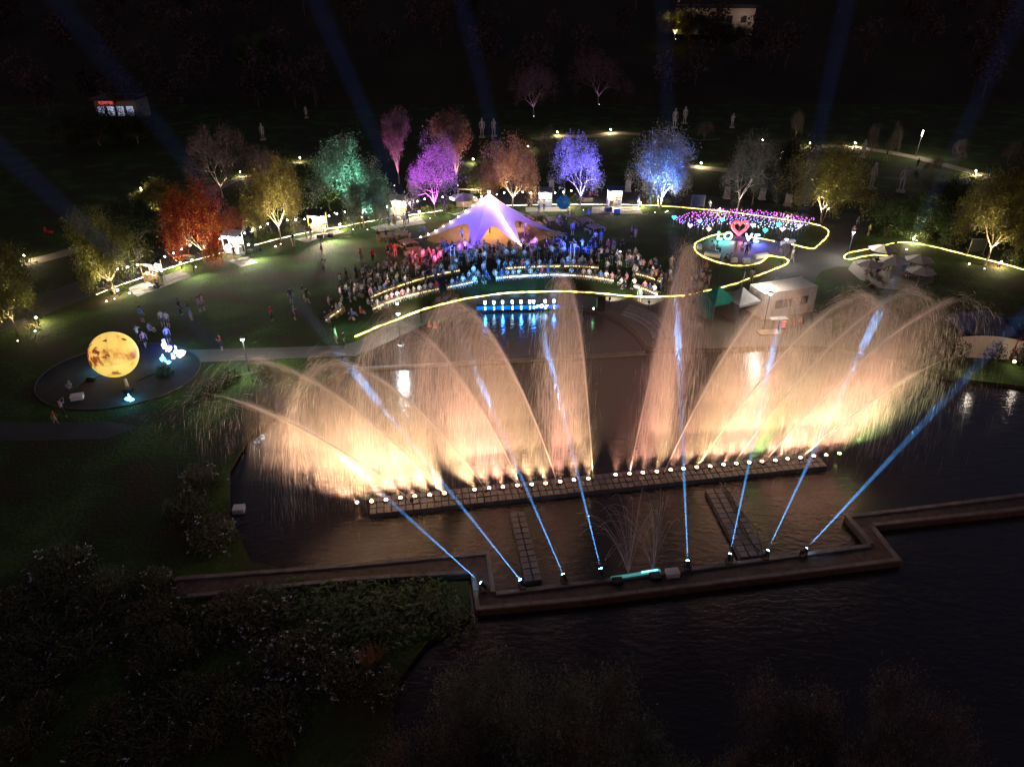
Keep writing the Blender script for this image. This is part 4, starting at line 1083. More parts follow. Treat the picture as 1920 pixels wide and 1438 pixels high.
for i, (px, py) in enumerate([(1618, 506), (1630, 512), (1622, 522), (1642, 520), (1650, 508), (1662, 506), (1668, 500), (1690, 515), (1700, 522), (1712, 515), (1722, 520), (1735, 518), (1725, 510), (1640, 500)]):
    person(P(px, py), pr_.choice(['sit', 'sit', 'stand']), pr_.choice(MIX), 'under the white parasols', 'people on the parasol terrace', face=pr_.uniform(-180, 180))
for px, py in [(745, 570), (1163, 472)]:
    o = MB().box((0, 0, 0), (.16, .02, .08)).build('lit_phone', M['coolbulb'], loc=P(px, py, 1.6))
    tag(o, 'phone with its white flash lit, held up ' + ('among the left spectators' if px < 900 else 'behind the crowd end'), 'phone')
    lamp('POINT', o, (0, -.1, .02), 60, (.75, .9, 1), .03)

# the packed rest of the crowd, past the few hundred one can pick out
CS = {k: M.setdefault('crowd_' + k, mat('crowd_' + k, SHIRT[k], .85, .2, 6)) for k in ('white', 'grey', 'black', 'navy', 'beige', 'pink')}
cv, cf, cm, slots = [], [], [], ['skin', 'hair', 'pants_dark', 'pants_mid', 'shoe'] + list(CS)
off = 0
for ri, row in enumerate(ROWS + [[(655, 575), (690, 560), (740, 540), (800, 521), (850, 512)], [(955, 512), (1020, 509), (1090, 510), (1150, 516)], [(700, 566), (760, 545), (830, 528), (900, 516), (960, 513)], [(625, 580), (660, 560), (700, 545)], [(1150, 512), (1200, 520), (1245, 535)], [(800, 492), (880, 484), (960, 480), (1060, 482)]]):
    for p, d in arc_samples(smooth_line([P(*q) for q in row], 1.0), 1.15):
        if pr_.random() > .72: continue
        q = p + Vector((pr_.uniform(-.5, .5), pr_.uniform(-.9, .9), 0)); me = pr_.choice(PM[pr_.choice(['stand', 'stand', 'film', 'phone'])])
        co = np.empty(len(me.vertices) * 3, np.float32); me.vertices.foreach_get('co', co); co = co.reshape(-1, 3) * pr_.uniform(.93, 1.05)
        dd_ = STAGE - q; a = math.atan2(dd_.x, -dd_.y) + pr_.uniform(-.4, .4); ca, sa = math.cos(a), math.sin(a)
        cv.append(np.stack([co[:, 0] * ca - co[:, 1] * sa + q.x, co[:, 0] * sa + co[:, 1] * ca + q.y, co[:, 2]], 1))
        sm_ = {0: 0, 1: 1, 2: 5 + pr_.choice([0, 0, 0, 1, 1, 2, 3, 4, 5]), 3: pr_.choice([2, 3]), 4: 4}
        for f in me.polygons: cf.append(tuple(i + off for i in f.vertices)); cm.append(sm_[f.material_index])
        off += len(co)
cme = bpy.data.meshes.new('packed_crowd'); cme.from_pydata(np.vstack(cv).tolist(), [], cf)
for k in slots: cme.materials.append(M[k] if k in M else CS[k])
cme.polygons.foreach_set('material_index', cm); cme.polygons.foreach_set('use_smooth', [True] * len(cf)); cme.update()
tag(link('packed_crowd', cme), 'packed rows of standing spectators behind the benches', kind='stuff')
print('CROWD', len(cv), len(cf), 'PERSONS', sum(1 for o in bpy.data.objects if o.name.startswith('person')))

# statues, busts and plinths
def stone_copy(me, m):
    c = me.copy(); c.materials.clear()
    for _ in range(5): c.materials.append(M[m] if isinstance(m, str) else m)
    return c
ST = [stone_copy(PM['stand'][0], 'statue'), stone_copy(PM['phone'][0], 'statue'), stone_copy(PM['stand'][1], 'statue')]
def statue(px, py, hpx, i, lab, face=0, m=None):
    p = P(px, py); h = hpx * mpp(p) / .95
    t = thing('statue', lab, 'statue', p, R(face), 'pale statues')
    o = link('figure', ST[i % 3] if m is None else stone_copy(PM['stand'][0], m), t, (0, 0, .22)); s = h / 1.72; o.scale = (s, s, s)
    MB().box((0, 0, .11), (s * .6, s * .6, .22)).build('base', 'stone', t)
for a in [(1632, 354, 42, 0, 'white standing statue below the lit lane', 20), (1688, 360, 42, 1, 'white statue with a bent arm below the lit lane', -30), (494, 263, 26, 2, 'dim grey statue on the slope behind the grove'), (904, 258, 30, 0, 'pale statue behind the russet tree, left of a pair'),
          (926, 256, 28, 1, 'pale statue behind the russet tree, right of a pair'), (1264, 240, 30, 2, 'pale statue above the blue topped tree'), (1283, 232, 26, 0, 'pale statue beside the garden terrace'), (1372, 240, 22, 1, 'faint statue on the dark slope'), (575, 222, 18, 2, 'faint statue high on the dark slope'), (1616, 296, 28, 2, 'grey statue standing on the lane verge')]:
    statue(*a)
statue(490, 388, 26, 1, 'blue grey bending statue behind the golden tree', 60, mat('blue_statue', (.16, .30, .38), .6, .15, 4))
bust = MB().ball((0, 0, .52), .13, 10, 8, s=(.85, 1, 1.2)).lathe([(.16, 0), (.30, .12), (.27, .26), (.08, .36), (.07, .44)], 12, sy=.7)
bust_me = bust.mesh('bust', 'bronze', True)
for px, py, what in [(265, 492, 'dark roofed stall'), (352, 459, 'red tree'), (431, 437, 'white framed stall'), (741, 386, 'cream stall'), (888, 362, 'beige parasol bar'), (1034, 358, 'grey stall'), (1177, 359, 'bright stall'), (1362, 372, 'dim grey green tree'), (1476, 386, 'forked tree'), (1428, 374, 'dark round tree')]:
    p = P(px, py)
    t = thing('bust_plinth', f'stone plinth with a bronze bust behind the {what}', 'monument', p, group='bust plinths along the promenade')
    MB().box((0, 0, .08), (1.0, .9, .16)).build('plinth_foot', 'stone', t)
    MB().box((0, 0, .95), (.8, .7, 1.58), taper=.92).build('plinth', 'stone', t)
    b_ = link('bust', bust_me, t, (0, 0, 1.74)); b_.scale = (1.3, 1.3, 1.3)

# ---------------------------------------------------------------- moon lantern and rabbits
mp_ = P(226, 704); mr_ = 1.93
mm = bpy.data.materials.new('moon_skin')
n, l = nodes(mm)
b = n['Principled BSDF']; b.inputs['Roughness'].default_value = .6
tc = n.new('ShaderNodeTexCoord')
nz = n.new('ShaderNodeTexNoise'); nz.inputs['Scale'].default_value = .75; nz.inputs['Detail'].default_value = 8; nz.inputs['Roughness'].default_value = .62
l.new(tc.outputs['Object'], nz.inputs['Vector'])
nf = n.new('ShaderNodeTexNoise'); nf.inputs['Scale'].default_value = 3; nf.inputs['Detail'].default_value = 6
l.new(tc.outputs['Object'], nf.inputs['Vector'])
# round dark seas and the shaded maria belt as spots on the skin
acc = None
for cx, cz, rad, w in [(-.62, -.42, .95, .0)] + [(-.47, .18, .17, 1), (-.08, -.12, .12, .9), (-.10, .14, .12, .6), (-.58, -.18, .22, .85), (-.93, .12, .24, 1), (-.88, -.25, .26, 1), (-.80, .45, .18, .8), (-.70, .62, .12, .6), (-.30, -.35, .10, .5), (.66, .55, .06, .9), (-.02, .62, .03, .9), (-.28, .78, .05, .5), (.05, -.84, .17, .6), (-.66, -.40, .13, .6)]:
    if w == 0: continue
    yy = -math.sqrt(max(.02, 1 - cx * cx - cz * cz))
    # tilt the marking frame towards the camera (29 degrees up)
    a = R(28); y2, z2 = yy * math.cos(a) - cz * -math.sin(a) * -1, 0
    v3 = Vector((cx, yy, cz)); v3.rotate(Matrix.Rotation(-a, 3, 'X').to_euler()); v3.rotate(Matrix.Rotation(R(18), 3, 'Z').to_euler())
    vd = n.new('ShaderNodeVectorMath'); vd.operation = 'DISTANCE'; vd.inputs[1].default_value = v3 * mr_
    l.new(tc.outputs['Object'], vd.inputs[0])
    m1 = n.new('ShaderNodeMapRange'); m1.inputs['From Min'].default_value = rad * mr_ * .55; m1.inputs['From Max'].default_value = rad * mr_ * 1.25
    m1.inputs['To Min'].default_value = w; m1.inputs['To Max'].default_value = 0
    ad = n.new('ShaderNodeMath'); ad.operation = 'MULTIPLY_ADD'; ad.inputs[1].default_value = 1.1; ad.inputs[2].default_value = -.55
    l.new(nf.outputs['Fac'], ad.inputs[0])
    sm = n.new('ShaderNodeMath'); sm.operation = 'ADD'; l.new(vd.outputs['Value'], sm.inputs[0]); l.new(ad.outputs[0], sm.inputs[1])
    l.new(sm.outputs[0], m1.inputs['Value'])
    if acc is None: acc = m1.outputs[0]
    else:
        mx_ = n.new('ShaderNodeMath'); mx_.operation = 'MAXIMUM'; l.new(acc, mx_.inputs[0]); l.new(m1.outputs[0], mx_.inputs[1]); acc = mx_.outputs[0]
mn = n.new('ShaderNodeMapRange'); mn.inputs['From Min'].default_value = .5; mn.inputs['From Max'].default_value = .72; mn.inputs['To Max'].default_value = .7
l.new(nz.outputs['Fac'], mn.inputs['Value'])
mx_ = n.new('ShaderNodeMath'); mx_.operation = 'MAXIMUM'; l.new(acc, mx_.inputs[0]); l.new(mn.outputs[0], mx_.inputs[1])
cr = n.new('ShaderNodeValToRGB'); e = cr.color_ramp.elements
e[0].color = (.95, .66, .14, 1); e[1].color = (.20, .04, .012, 1); e[1].position = .95
e2 = e.new(.25); e2.color = (.85, .48, .10, 1); e3 = e.new(.55); e3.color = (.45, .15, .035, 1)
l.new(mx_.outputs[0], cr.inputs['Fac']); l.new(cr.outputs['Color'], b.inputs['Base Color']); l.new(cr.outputs['Color'], b.inputs['Emission Color'])
b.inputs['Emission Strength'].default_value = .92
mt = thing('moon_lantern', 'giant glowing yellow inflatable moon lantern with brown craters', 'lantern', mp_)
ctr = Vector((0, 0, mr_ + .12))
MB().ball((0, 0, 0), mr_, 48, 32).build('skin', mm, mt, True, ctr)
for ax in range(2):                                                   # seams
    pts = []
    for t_ in np.linspace(0, 2 * math.pi, 61):
        v = Vector((math.cos(t_), math.sin(t_), 0)) if ax else Vector((math.cos(t_) * .35, math.cos(t_) * -.937, math.sin(t_)))
        pts.append(ctr + v * (mr_ + .004))
    MB().tube(pts, .012, 4, cap=False).build('seam', mat('seam_tape', (.35, .22, .06), .7, .2, 4, emit=.25, ecol=(.6, .36, .08), sample=False), mt)
MB().tube([(1.3, -1.6, .55), (1.75, -2.3, .2), (1.9, -2.6, .1)], [.12, .14, .16], 8).build('air_hose', 'cream', mt, True)
MB().box((2.0, -2.75, .2), (.7, .45, .4)).build('air_blower', 'black', mt)
tag(MB().tube([P(256, 715, .05), P(290, 700, .05), P(315, 690, .05)], .035, 5).build('cable', 'black'), 'black cable running from moon lantern to the rabbits', 'cable')
tag(MB().tube([P(130, 735, .05), P(165, 712, .05), P(200, 700, .05)], .035, 5).build('cable', 'black'), 'black cable lying on the moon plaza towards the grey rabbit', 'cable')
tag(MB().ball((0, 0, .15), .45, 10, 6, s=(1, .6, .5)).build('sandbag', 'black', smooth=True, loc=P(171, 714)), 'black sandbag on the moon plaza', 'sandbag')
def rabbit(px, py, s, face, label, m, lcol=None, pw=0):
    s *= .82
    t = thing('rabbit_lantern', label, 'lantern', P(px, py, .03), R(face), 'rabbit lanterns around the moon')
    MB().ball((0, 0, .34 * s), .36 * s, 12, 8, s=(.85, 1.15, .95)).ball((0, .4 * s, .34 * s), .1 * s, 8, 5).build('body', m, t, True)
    MB().ball((0, -.42 * s, .66 * s), .24 * s, 12, 8, s=(.95, 1, .95)).build('head', m, t, True)
    for sx in (-1, 1):
        MB().ball((sx * .10 * s, -.36 * s, 1.05 * s), .085 * s, 8, 6, s=(1, .6, 3.0)).build('ear', m, t, True)
        MB().ball((sx * .2 * s, -.25 * s, .1 * s), .11 * s, 8, 5, s=(1, 1.5, .8)).build('paw', m, t, True)
    if pw: lamp('POINT', t, (0, -.2 * s, 1.35 * s), pw * .5, lcol, .25)
gw = emat('rabbit_glow_white', (.80, .90, 1.0), 2.2, True); gb_ = emat('rabbit_glow_cyan', (.25, .75, 1.0), 3.0, True); gv = emat('rabbit_glow_violet', (.62, .66, 1.0), 2.4, True)
BL = (.02, .10, 1.0); CY = (.05, .55, 1.0)
rabbit(309, 652, .95, 40, 'tall glowing white rabbit lantern beside the walking visitor', gv, BL, 220)
rabbit(318, 658, .95, -20, 'glowing violet white rabbit lantern of the close pair', gv, BL, 160)
rabbit(341, 668, 1.15, -40, 'largest glowing rabbit lantern at the plaza rim', gw, CY, 260)
rabbit(326, 672, .6, 10, 'small round glowing rabbit lantern', gw, BL, 90)
rabbit(305, 677, .7, 60, 'glowing rabbit lantern with cables beside it', gb_, CY, 130)
rabbit(317, 682, .55, -60, 'glowing cyan rabbit lantern at the cable end', gb_, CY, 80)
rabbit(191, 695, .7, 120, 'glowing cyan rabbit lantern touching the moon', gb_, CY, 120)
rabbit(178, 692, .6, 60, 'cyan rabbit lantern on the shadowed side of the moon', gb_, CY, 60)
rabbit(240, 751, .6, 100, 'glowing rabbit lantern alone below the moon', gb_, CY, 120)
rabbit(248, 752, .55, -80, 'smaller glowing rabbit lantern alone below the moon', gb_, CY, 80)
rabbit(129, 728, .75, 80, 'unlit grey rabbit lantern at the plaza rim', 'statue')
tag(MB().box((0, 0, .18), (.9, .6, .36)).box((0, 0, .38), (.95, .65, .04)).build('sign_box', 'white', loc=P(146, 748), rz=.3), 'white box at the dark plaza rim', 'box')
for k in range(2):
    r0 = 6.6 + .0 * k
rim = MB().tube([(mc.x + 6.65 * math.cos(t), mc.y + 5.65 * math.sin(t), .05) for t in np.linspace(0, 2 * math.pi, 60)], .05, 5, cap=False)
tag(rim.build('plaza_kerb', 'deck', smooth=True), kind='structure')

# ---------------------------------------------------------------- lamps
def bollard(px, py, label, power=150, h=.75, group='low bollard lamps along the paths', col=(1, .80, .48)):
    """px,py is the lamp head"""
    p = P(px, py, h); p.z = 0
    t = thing('bollard_lamp', label, 'lamp', p, group=group)
    MB().lathe([(.07, 0), (.06, .03), (.05, h - .14)], 8).build('post', 'dark', t, True)
    MB().lathe([(.085, h - .14), (.09, h + .02), (.0001, h + .04)], 8).build('head', M['bulb'], t, True)
    MB().lathe([(.16, h + .05), (.15, h + .075), (.0001, h + .11)], 10).build('cap', 'dark', t, True)
    lamp('POINT', t, (0, -.13, h - .03), power * 1.5, col, .06)
    lamp('POINT', t, (0, .13, h - .03), power * .9, col, .06)
BOL = [(67, 594, 'at the dark lawn edge', 220), (45, 478, 'on the shadowed grove path', 200), (220, 543, 'at the foot of the bright yellow green tree', 120), (338, 492, 'beside the slatted bench', 220), (637, 420, 'beside the dark topped stall', 240), (786, 396, 'beside the magenta lit tree', 240),
       (1067, 378, 'beside the teal parasol', 220), (1201, 380, 'beside the navy shirted person', 260), (1350, 391, 'behind the heart lamps', 220), (1477, 405, 'at the hedge behind the light field', 220), (1713, 447, 'beside the low green tree', 260), (1878, 490, 'beside the large warm lit tree', 260),
       (1045, 247, 'first on the garden path', 320), (1145, 243, 'second on the garden path', 320), (887, 298, 'beneath the tall russet tree', 240), (562, 295, 'behind the dim leafless tree', 200), (450, 322, 'in the grove of leafless trees', 220), (990, 274, 'between garden path and russet tree', 120),
       (1315, 305, 'at the start of the hillside lane', 260), (1468, 285, 'where the lane bends behind trees', 260), (1519, 268, 'at the lane bend', 240), (1604, 268, 'by the grey statue on the lane', 300), (1830, 320, 'at the lane end', 300), (1430, 262, 'above the dark round tree', 60)]
for px, py, w, pw in BOL: bollard(px, py, 'warm bollard lamp ' + w, pw)
for i, (px, py, w) in enumerate([(200, 566, 'below the bright yellow green tree'), (243, 551, 'at the slab corner of the dark roofed stall'), (66, 622, 'on the dark lawn edge'), (517, 463, 'on the lawn below the golden tree'), (1251, 397, 'right of the cream lit tree'), (1700, 469, 'behind the white parasols'), (1817, 496, 'on the dark right lawn')]):
    p = P(px, py); t = thing('ground_light', 'small recessed ground light ' + w, 'ground light', p, group='small ground lights on the lawn')
    MB().lathe([(.11, 0), (.11, .05), (.08, .06)], 8).build('ring', 'metal', t); MB().ball((0, 0, .05), .09, 8, 4).build('lens', 'bulb', t, True)
    lamp('POINT', t, (0, 0, .3), 22, (1, .85, .6), .08)
def post_lamp(hx, hy, h, label, power, col=(.92, .96, 1), globe=True):
    p = P(hx, hy, h); p.z = 0
    t = thing('street_lamp', label, 'street lamp', p, group='post lamps')
    MB().lathe([(.14, 0), (.12, .12), (.05, .2), (.045, h - .25)], 8).build('pole', 'dark', t, True)
    MB().lathe([(.06, h - .25), (.17, h - .1), (.2, h)], 10).build('lantern', M['postbulb'], t, True)
    MB().lathe([(.28, h + .02), (.2, h + .1), (.0001, h + .14)], 12).build('cap', 'dark', t, True)
    lamp('POINT', t, (0, -.3, h - .12), power, col, .25)
post_lamp(454, 634, 3.2, 'slim post lamp beside the moon path', 800)
post_lamp(746, 586, 3.2, 'slim post lamp rising through the wide arching jet', 1000)
post_lamp(1475, 447, 3.0, 'post lamp at the love plaza entrance', 700, (1, .95, .9))
post_lamp(1601, 434, 3.4, 'bright post lamp on the wide road', 1300, (1, .93, .84))
post_lamp(1445, 549, 3.8, 'post lamp in front of the white container', 450, (1, .93, .84))
p = P(1396, 506, 3.6); p.z = 0
t = thing('street_lamp', 'unlit post lamp with a flat dark head behind the gazebo', 'street lamp', p, group='post lamps')
MB().tube([(0, 0, 0), (0, 0, 2.2), (.1, 0, 2.8), (.12, 0, 3.5)], .05, 8).build('pole', 'metal', t, True); MB().lathe([(.1, 3.45), (.32, 3.55), (.3, 3.62), (.0001, 3.66)], 12).build('head', 'dark', t, True)
for hx, hy, h, lab, pw in [(1731, 245, 4.6, 'tall slanted post lamp beside the hillside lane', 900), (264, 352, 3.6, 'slim white post lamp behind the red tree', 500)]:
    p = P(hx, hy, h); p.z = 0
    t = thing('street_lamp', lab, 'street lamp', p, group='post lamps')
    MB().lathe([(.12, 0), (.06, .15), (.045, h - .2)], 8).build('pole', 'metal', t, True)
    MB().tube([(0, 0, h - 1.0), (0, -.05, h)], [.06, .08], 8).build('light_tube', M['bulb'], t)
    lamp('POINT', t, (0, -.3, h - .4), pw, (1, .88, .66), .12)

# ---------------------------------------------------------------- kerb light strips and rope lights
def rope(name, pxs, m, label, rad=.055, z=.09, wob=.05):
    pts = smooth_line([P(*p) for p in pxs], .55)
    for i, q in enumerate(pts):
        q.z = z + random.uniform(0, .03); q.x += random.uniform(-wob, wob); q.y += random.uniform(-wob, wob)
    tag(MB().tube(pts, [rad * random.uniform(.75, 1.25) for _ in pts], 5).build(name, m, smooth=True), label, 'light strip')
rope('light_strip', [(181, 554), (230, 535), (270, 521), (305, 508), (340, 497), (385, 484), (420, 475)], 'strip', 'white light strip along the kerb behind the dark roofed stall', .05)
rope('light_strip', [(478, 461), (520, 450), (560, 441), (600, 433), (640, 427), (680, 419), (720, 412)], 'strip', 'white light strip along the kerb below golden and teal trees', .05)
rope('light_strip', [(765, 405), (790, 402), (830, 396)], 'strip', 'short white light strip beside the magenta lit tree', .045)
rope('light_strip', [(950, 387), (985, 386), (1060, 385), (1130, 385), (1200, 386), (1235, 387)], 'strip', 'white light strip behind grey and bright stalls', .04)
rope('rope_light', [(1235, 388), (1262, 389), (1310, 393), (1350, 397), (1400, 403), (1450, 410), (1500, 417), (1536, 424)], 'rope', 'yellow rope light along the kerb behind the light field', .05)
rope('rope_light', [(1540, 426), (1550, 431), (1553, 440), (1545, 451), (1533, 462), (1524, 468), (1505, 465), (1484, 460)], 'rope', 'yellow rope light bent round the lawn corner', .07)
rope('rope_light', [(1452, 454), (1420, 448), (1398, 445)], 'rope', 'short yellow rope light behind the letters', .06)
rope('rope_light', [(1360, 440), (1345, 441), (1325, 447), (1306, 456), (1302, 462), (1304, 471), (1312, 479), (1330, 488), (1350, 494), (1372, 499), (1395, 500), (1415, 497), (1430, 491), (1438, 484), (1444, 481), (1455, 483), (1470, 485), (1478, 490), (1476, 496), (1460, 503), (1440, 511), (1410, 522), (1380, 533), (1345, 543), (1318, 548), (1290, 555), (1240, 558), (1200, 558), (1150, 554), (1100, 550), (1050, 548), (1000, 549), (950, 551), (920, 555), (885, 560), (850, 567), (815, 576), (780, 587), (745, 601), (710, 614), (685, 625), (666, 633)], 'rope', 'long yellow rope light from love plaza along the stage lawn', .075)
rope('rope_light', [(1664, 482), (1640, 480), (1615, 483), (1600, 487), (1588, 488), (1582, 484), (1590, 476), (1620, 470), (1650, 464), (1676, 457)], 'rope', 'yellow rope light looping round the parasol bed', .065)
rope('rope_light', [(1682, 456), (1700, 456), (1730, 460), (1770, 469), (1810, 479), (1850, 489), (1890, 499), (1930, 510)], 'rope', 'yellow rope light along the kerb past the large warm tree', .065)

# ---------------------------------------------------------------- strings of bulbs between the trees
SP = [(214, 552), (386, 494), (527, 452), (683, 426), (815, 405), (962, 394), (1087, 390)]
SN = ['from the bright yellow green tree to the red tree', 'from the red tree to the golden tree', 'from the golden tree to the teal tree', 'from the teal tree to the magenta tree', 'from the magenta tree to the russet tree', 'from the russet tree to the violet tree']
for (a, b_), nm in zip(zip(SP, SP[1:]), SN):
    A, B = P(*a), P(*b_); A.z = B.z = 2.9
    A.y -= .25; B.y -= .25; A.x += .2; B.x -= .2
    t = thing('bulb_string', f'string of white bulbs hanging {nm}', 'string lights', A, group='strings of bulbs along the promenade')
    n_ = max(6, int((B - A).length / 1.05))
    def cat(u): return (B - A) * u + Vector((0, 0, -.75 * 4 * u * (1 - u) * .7))
    MB().tube([cat(u) for u in np.linspace(0, 1, 25)], .012, 4).build('wire', 'black', t)
    for k in range(1, n_):
        q = cat(k / n_); MB().ball((0, 0, -.08), .085, 8, 5).build('bulb', 'coolbulb', t, True, q)
        if k % 4 == 2: lamp('POINT', t, q + Vector((0, -.15, -.2)), 100, (.9, .95, 1), .08)

# ---------------------------------------------------------------- star tent
tip = [P(785, 448), P(880, 480), P(980, 464), P(1052, 438), P(1000, 405), P(845, 402)]
peak = PY(917, 364, P(917, 437).y)
tc_ = Vector((peak.x, peak.y, 0))
tent = thing('star_tent', 'large star shaped stretch tent glowing white at its peak and violet below', 'tent', tc_)
def leg(k, t):
    v = tip[k] - tc_; z = peak.z * (1 - t) ** 1.35
    return Vector((v.x * t, v.y * t, z + .05))
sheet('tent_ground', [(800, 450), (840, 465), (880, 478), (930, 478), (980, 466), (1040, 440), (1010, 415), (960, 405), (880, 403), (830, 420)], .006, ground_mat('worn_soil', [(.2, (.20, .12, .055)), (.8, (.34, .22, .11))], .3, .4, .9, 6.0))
vs, fs = [], []
NS, NT = 14, 12
for k in range(6):
    base = len(vs)
    for i in range(NS + 1):
        u = i / NS
        te = .50 + .50 * abs(2 * u - 1) ** 2.2
        for j in range(NT + 1):
            t_ = .02 + .98 * (j / NT) * te
            p_ = leg(k, t_) * (1 - u) + leg((k + 1) % 6, t_) * u
            bulge = math.sin(math.pi * u) * .12 * t_
            vs.append(p_ * 1 + Vector((0, 0, bulge * 1.2)))
    for i in range(NS):
        for j in range(NT):
            a = base + i * (NT + 1) + j
            fs.append((a, a + NT + 1, a + NT + 2, a + 1))
tm = bpy.data.materials.new('tent_fabric_sheet')
n, l = nodes(tm); out = n['Material Output']; n.remove(n['Principled BSDF'])
d_ = n.new('ShaderNodeBsdfDiffuse'); tr = n.new('ShaderNodeBsdfTranslucent'); mx = n.new('ShaderNodeMixShader'); mx.inputs[0].default_value = .10
nzt = n.new('ShaderNodeTexNoise'); nzt.inputs['Scale'].default_value = 1.3; nzt.inputs['Detail'].default_value = 4; tct = n.new('ShaderNodeTexCoord'); l.new(tct.outputs['Object'], nzt.inputs['Vector'])
crt = n.new('ShaderNodeMix'); crt.data_type = 'RGBA'; crt.inputs['A'].default_value = (.46, .42, .50, 1); crt.inputs['B'].default_value = (.56, .52, .60, 1); l.new(nzt.outputs['Fac'], crt.inputs['Factor'])
bpt = n.new('ShaderNodeBump'); bpt.inputs['Strength'].default_value = .25; bpt.inputs['Distance'].default_value = .1; l.new(nzt.outputs['Fac'], bpt.inputs['Height'])
for s in (d_, tr): l.new(crt.outputs['Result'], s.inputs['Color']); l.new(bpt.outputs['Normal'], s.inputs['Normal'])
l.new(d_.outputs[0], mx.inputs[1]); l.new(tr.outputs[0], mx.inputs[2]); l.new(mx.outputs[0], out.inputs[0])
MB().add(vs, fs).build('canopy', tm, tent, True)
MB().lathe([(.09, 0), (.07, peak.z)], 8).build('centre_pole', 'metal', tent)
for k in range(6):
    d_v = (tip[k] - tc_).normalized(); e_ = tip[k] - tc_
    MB().tube([leg(k, .94), e_ + d_v * .8], .025, 5).build('guy_rope', 'white', tent)
    MB().tube([leg(k, t_) + Vector((0, 0, .03)) for t_ in np.linspace(.02, 1, 20)], .035, 5).build('edge_seam', 'tent', tent)
for k, n_ in ((2, 22), (0, 9)):
    for t_ in np.linspace(.12, .97, n_):
        q = leg(k, t_); MB().ball((0, 0, 0), .085, 6, 4).build('bulb', 'bulb', tent, True, q + Vector((0, 0, .1)))
        if int(t_ * 100) % 3 == 0: lamp('POINT', tent, q + Vector((0, -.2, .3)), 18, (1, .8, .5), .1)
MB().ball((0, 0, 0), .16, 8, 6).build('peak_lamp', 'bulb', tent, True, (0, -.1, peak.z + .25))
lamp('POINT', tent, (0, -.5, peak.z + .75), 90, (1, .86, .64), .2)
lamp('POINT', tent, (0, 0, peak.z - 1.5), 3400, (1, .62, .26), .3)
# coloured floodlights on two lighting stands and on the lawn
def flood(t, loc, target, col, power, spot, m):
    d = (Vector(target) - (t.location + Vector(loc))).normalized()
    MB().tube([Vector(loc) - d * .2, Vector(loc) + d * .1], [.1, .14], 8).build('flood_head', 'black', t)
    MB().tube([Vector(loc) + d * .105, Vector(loc) + d * .13], [.12, .11], 8).build('lens', m, t)
    lamp('SPOT', t, Vector(loc) + d * .2, power, col, .1, spot, .7, d)
mb_, mr2, mv_ = emat('blue_lens', (.1, .25, 1), 12), emat('red_lens', (1, .1, .1), 8), emat('violet_lens', (.5, .2, 1), 10)
for (px, py), lab, fl in [((850, 506), 'twin pole lighting stand among the spectators near the tent leg', [((-.2, 0, 3.0), P(845, 452), (.10, .14, 1), 2600, 42, mb_), ((.2, 0, 2.9), P(720, 470), (1, .08, .10), 2400, 52, mr2), ((0, 0, 3.2), P(895, 420, 2.5), (.16, .07, 1), 13000, 60, mv_), ((0, .1, 2.6), P(780, 490), (1, .10, .30), 3200, 48, mr2)]),
                          ((1072, 502), 'twin pole lighting stand among the spectators before the blue lawn', [((-.2, 0, 3.0), P(1075, 440), (.03, .10, 1), 7000, 56, mb_), ((.2, 0, 3.0), P(1150, 440), (.03, .10, 1), 4000, 52, mb_), ((0, 0, 3.2), P(975, 420, 2.5), (.42, .12, 1), 9000, 46, mv_)])]:
    q = P(px, py); t = thing('lighting_stand', lab, 'lighting stand', q, group='lighting stands in the crowd')
    for s in (-1, 1): MB().lathe([(.05, 0), (.04, 3.1)], 8).build('pole', 'white', t, loc=(s * .22, 0, 0))
    MB().box((0, 0, 3.1), (.9, .08, .08)).build('crossbar', 'metal', t); MB().box((0, 0, .04), (.9, .7, .08)).build('foot', 'black', t)
    for loc, tg, col, pw, sp, m_ in fl: flood(t, loc, tg, col, pw, sp, m_)
for (px, py), tg, lab, col, pw in [((609, 448), (660, 490), 'floodlight at the dark topped stall washing the lawn', (1, .95, .7), 4600), ((470, 482), (540, 520), 'floodlight beside the white framed stall washing the lawn', (1, .95, .72), 1900), ((365, 512), (420, 545), 'floodlight beside the slatted bench washing the lawn', (1, .95, .75), 900)]:
    t = thing('floodlight', lab, 'floodlight', P(px, py), group='floodlights washing the lawn')
    MB().lathe([(.18, 0), (.04, .05), (.03, 1.5)], 8).build('stand', 'dark', t)
    flood(t, (0, 0, 1.6), P(*tg), col, pw, 130, M['coolbulb'])
# stage light row at the pool edge
q = P(975, 576)
t = thing('stage_light_bar', 'low black bar of blue white stage lights at the pool edge', 'stage lights', q, R(3))
MB().box((-.2, 0, .12), (8.6, .9, .24)).build('platform', 'black', t)
MB().box((-.2, -.47, .18), (8.6, .03, .4)).build('front_panel', emat('teal_panel', (.0, .10, .24), 1.1, True), t)
wl = emat('stage_white_lens', (.45, .75, 1), 22)
for i, x in enumerate((-3.6, -2.7, -1.8, -.8, .1, 1.0, 1.4, 2.6, 3.5)):
    MB().box((x, 0, .32), (.22, .22, .18)).build('lamp_base', 'black', t); MB().tube([(x, 0, .42), (x, .05, .72)], [.1, .12], 8).build('lamp_head', wl, t)
    MB().box((x, -.49, .16), (.10, .03, .34)).build('light_bar', wl, t)
for i, x in enumerate((-3.6, -1.8, .1, 1.4, 3.5)):
    tg = P(860 + i * 45, 505) - q
    lamp('SPOT', t, (x, .25, .8), 5200, (.08, .38, 1.0), .1, 46, .8, Vector((tg.x - x, tg.y, 0.3)))
    lamp('POINT', t, (x, -.75, .55), 150, (.02, .22, 1.0), .1)
cur = []
